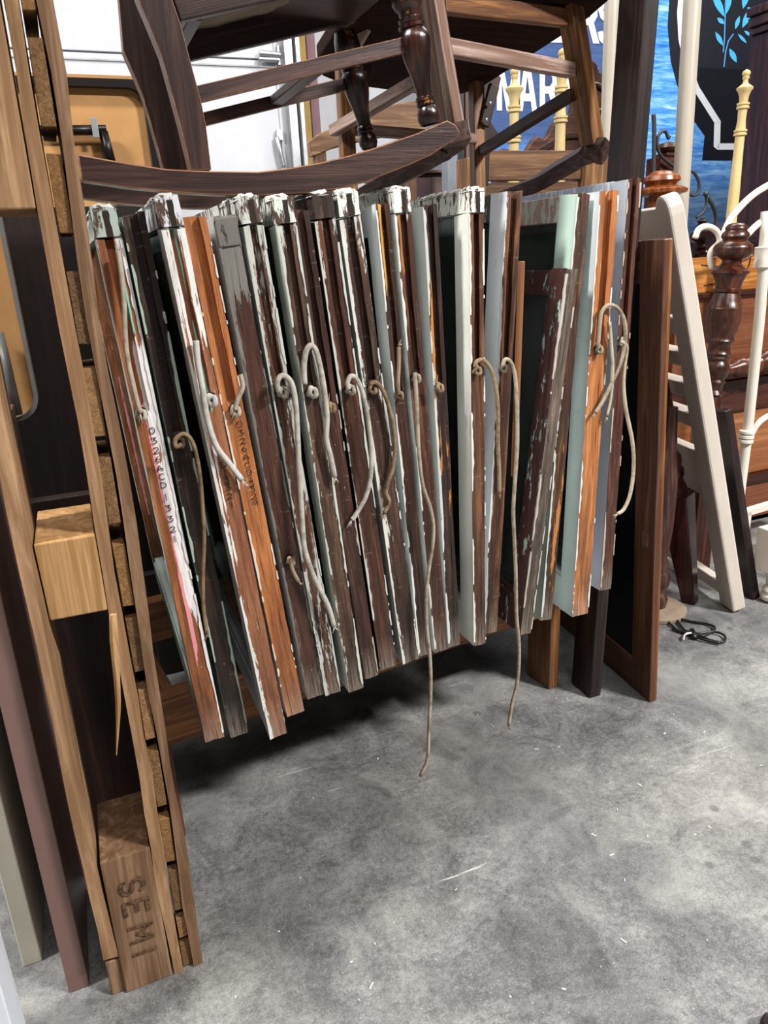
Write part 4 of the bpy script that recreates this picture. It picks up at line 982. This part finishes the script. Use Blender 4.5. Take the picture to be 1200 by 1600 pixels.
# light wood chair back
cb=thing('wooden_chair','light brown chair with curved crest rail behind the dark rocker','chair',(P(560,260,2.12).x,2.12,0))
cw=wood('#6b4a30','#a88560','x',1,.5)
prism('crest_rail',pxz([(482,222),(500,208),(540,192),(580,176),(620,162),(652,158),(660,165),(660,205),(620,210),(560,222),(520,232),(486,246)],2.12),2.11,2.14,cw,cb,.003)
for (x,yt) in ((500,236),(640,208)):
    p=P(x,yt,2.12); box('back_post',(p.x-.016,2.115,0),(p.x+.016,2.142,p.z),wood('#5a3c28','#8d6a4c','z',1,.5),cb)
xs0,xs1=P(500,300,2.12).x,P(640,300,2.12).x
box('seat',(xs0-.03,1.975,.42),(xs1+.03,2.114,.45),cw,cb); box('back_slat',(xs0+.0165,2.12,P(560,262,2.12).z-.03),(xs1-.0165,2.135,P(560,262,2.12).z),wood('#5a4038','#8a6c60','x',1,.5),cb)
for x in (xs0,xs1): box('front_leg',(x-.016,1.98,0),(x+.016,2.012,.419),cw,cb)
# brown cabinet with stacked crockery shelf behind
kc=thing('low_cabinet','grey-brown cabinet partly hidden behind the chairs','cabinet',(P(660,280,2.5).x,2.5,0))
box('carcass',(P(625,300,2.5).x,2.5,0),(P(700,300,2.5).x,2.8,P(660,272,2.5).z),plain('#5a4642',.6),kc); box('top_board',(P(622,300,2.5).x,2.48,P(660,271,2.5).z),(P(702,300,2.5).x,2.82,P(660,266,2.5).z),plain('#6a5650',.6),kc)
box('door_panel',(P(640,300,2.5).x,2.49,.1),(P(672,300,2.5).x,2.5,P(660,278,2.5).z),plain('#6f5a62',.6),kc)
# card tables on edge
def card_table(label,Y,x0,x1,z0,z1,leg,rimc='#1c1516',e0=.012,e1=.03):
    t=thing('card_table',label,'folding table',((x0+x1)/2,Y,z0))
    hb_=plain('#b98a55',.75,var=.08,name='hardboard'); rim=plain(rimc,.35,.3); r=.05
    def rr(e,z_e=0):
        a0,a1,b0,b1=x0+e,x1-e,z0+e,z1-e; rr_=max(.01,r-e*.5); out=[]
        for cx_,cz_,s_ in ((a1-rr_,b1-rr_,0),(a0+rr_,b1-rr_,90),(a0+rr_,b0+rr_,180),(a1-rr_,b0+rr_,270)):
            for k in range(7): an=math.radians(s_+15*k); out.append((cx_+rr_*math.cos(an),cz_+rr_*math.sin(an)))
        return out
    prism('table_top',rr(0),Y+.012,Y+.02,hb_,t,0); 
    o_=rr(e0);i_=rr(e1);n=len(o_)
    V=[(x,Y-.012,z) for x,z in o_]+[(x,Y-.012,z) for x,z in i_]+[(x,Y+.0115,z) for x,z in o_]+[(x,Y+.0115,z) for x,z in i_]
    Fs=[]
    for k in range(n): k2=(k+1)%n; Fs+=[(k,k2,n+k2,n+k),(2*n+k,3*n+k,3*n+k2,2*n+k2),(k,2*n+k,2*n+k2,k2),(n+k,n+k2,3*n+k2,3*n+k)]
    mk('steel_rim',V,Fs,rim,t)
    if leg:
        for (p0,p1) in leg: tube('folding_leg',[p0,p1],.012,rim,t,10,0)
    return t
Yc=2.15
ct=card_table('tan hardboard underside of a folding table behind the rocking chair',Yc,P(20,300,Yc).x,P(262,300,Yc).x,P(200,560,Yc).z,P(180,116,Yc).z,[(P(60,204,Yc-.014),P(166,203,Yc-.014)),(P(161,206,Yc-.014),P(176,262,Yc-.014)),(P(176,262,Yc-.014),P(215,420,Yc-.014))])
box('clip',(P(143,205,Yc).x,Yc-.03,P(145,218,Yc).z),(P(153,205,Yc).x,Yc-.0275,P(145,187,Yc).z),gal,ct)
Yd=1.72
card_table('tan folding table with pale metal edge glimpsed left of the pallet',Yd,P(-140,500,Yd).x,P(66,650,Yd).x,P(40,656,Yd).z,P(20,250,Yd).z,[(P(-4,520,Yd-.014),P(26,648,Yd-.014))],'#8d8a88',0,.008)
# dark doors stored behind the pallet
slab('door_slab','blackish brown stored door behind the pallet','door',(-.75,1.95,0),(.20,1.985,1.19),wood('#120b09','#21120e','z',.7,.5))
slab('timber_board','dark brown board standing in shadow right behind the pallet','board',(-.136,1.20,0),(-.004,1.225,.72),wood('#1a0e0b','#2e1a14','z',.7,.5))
slab('light_block_plank','low blackish plank added behind the sash rack to block light','plank',(.06,1.86,0),(1.15,1.89,.30),wood('#120c0a','#1e1410','x',.7,.7))  # added plank; keeps back-wall light off the floor under the rack
# ================================================================== FLOOR LITTER
chips=[]
rnd=random.Random(5)
for k in range(60):
    x=rnd.uniform(350,1190); y=rnd.uniform(1090,1590) if rnd.random()<.6 else rnd.uniform(1040,1200)
    p=G(x,y,.0006)
    if p.y>1.33 and p.x<1.0: continue
    a=rnd.uniform(0,6.28); L_=rnd.choice((.001,.0015,.002,.003,.005))*rnd.uniform(.7,1.2); W2=rnd.uniform(.0005,.0013)
    dx,dy=math.cos(a),math.sin(a)
    q=[(p.x+dx*s1*L_-dy*s2*W2,p.y+dy*s1*L_+dx*s2*W2) for s1,s2 in((-1,-1),(1,-.6),(1,1),(-.8,1))]
    chips.append(([(x_,y_,.0004) for x_,y_ in q]+[(x_,y_,.0018) for x_,y_ in q],BF))
V,Fs=joinv(chips); o=mk('paint_chips',V,Fs,plain('#dcdad4',.8)); o['kind']='stuff'; tag(o,'flakes of pale paint scattered over the concrete','paint chips')
# toe of a brown shoe at the lower right corner
so=thing('shoe','dark brown rounded shoe toe in the bottom right corner','shoe',G(1240,1640))
gs=G(1225,1625); 
def ell(c,rx,ry,rz,n=16,m_=8):
    V=[];Fs=[]
    for j in range(m_+1):
        t=math.pi/2*j/m_
        for k in range(n): a=2*math.pi*k/n; V.append((c.x+rx*math.cos(a)*math.cos(t),c.y+ry*math.sin(a)*math.cos(t),c.z+rz*math.sin(t)))
    for j in range(m_):
        for k in range(n): k2=(k+1)%n; Fs.append((j*n+k,j*n+k2,j*n+n+k2,j*n+n+k))
    Fs.append(tuple(range(n-1,-1,-1))); return V,Fs
V,Fs=ell(gs+Vector((0,-.045,.012)),.04,.075,.05); mk('upper',V,Fs,plain('#2c1512',.4),so,smooth=True)
n=20; V=[(gs.x+.043*math.cos(2*math.pi*k/n),gs.y-.045+.078*math.sin(2*math.pi*k/n),z) for z in (0,.0118) for k in range(n)]
mk('sole',V,[tuple(range(n)),tuple(range(2*n-1,n-1,-1))]+[(k,(k+1)%n,n+(k+1)%n,n+k) for k in range(n)],plain('#140c0a',.7),so)
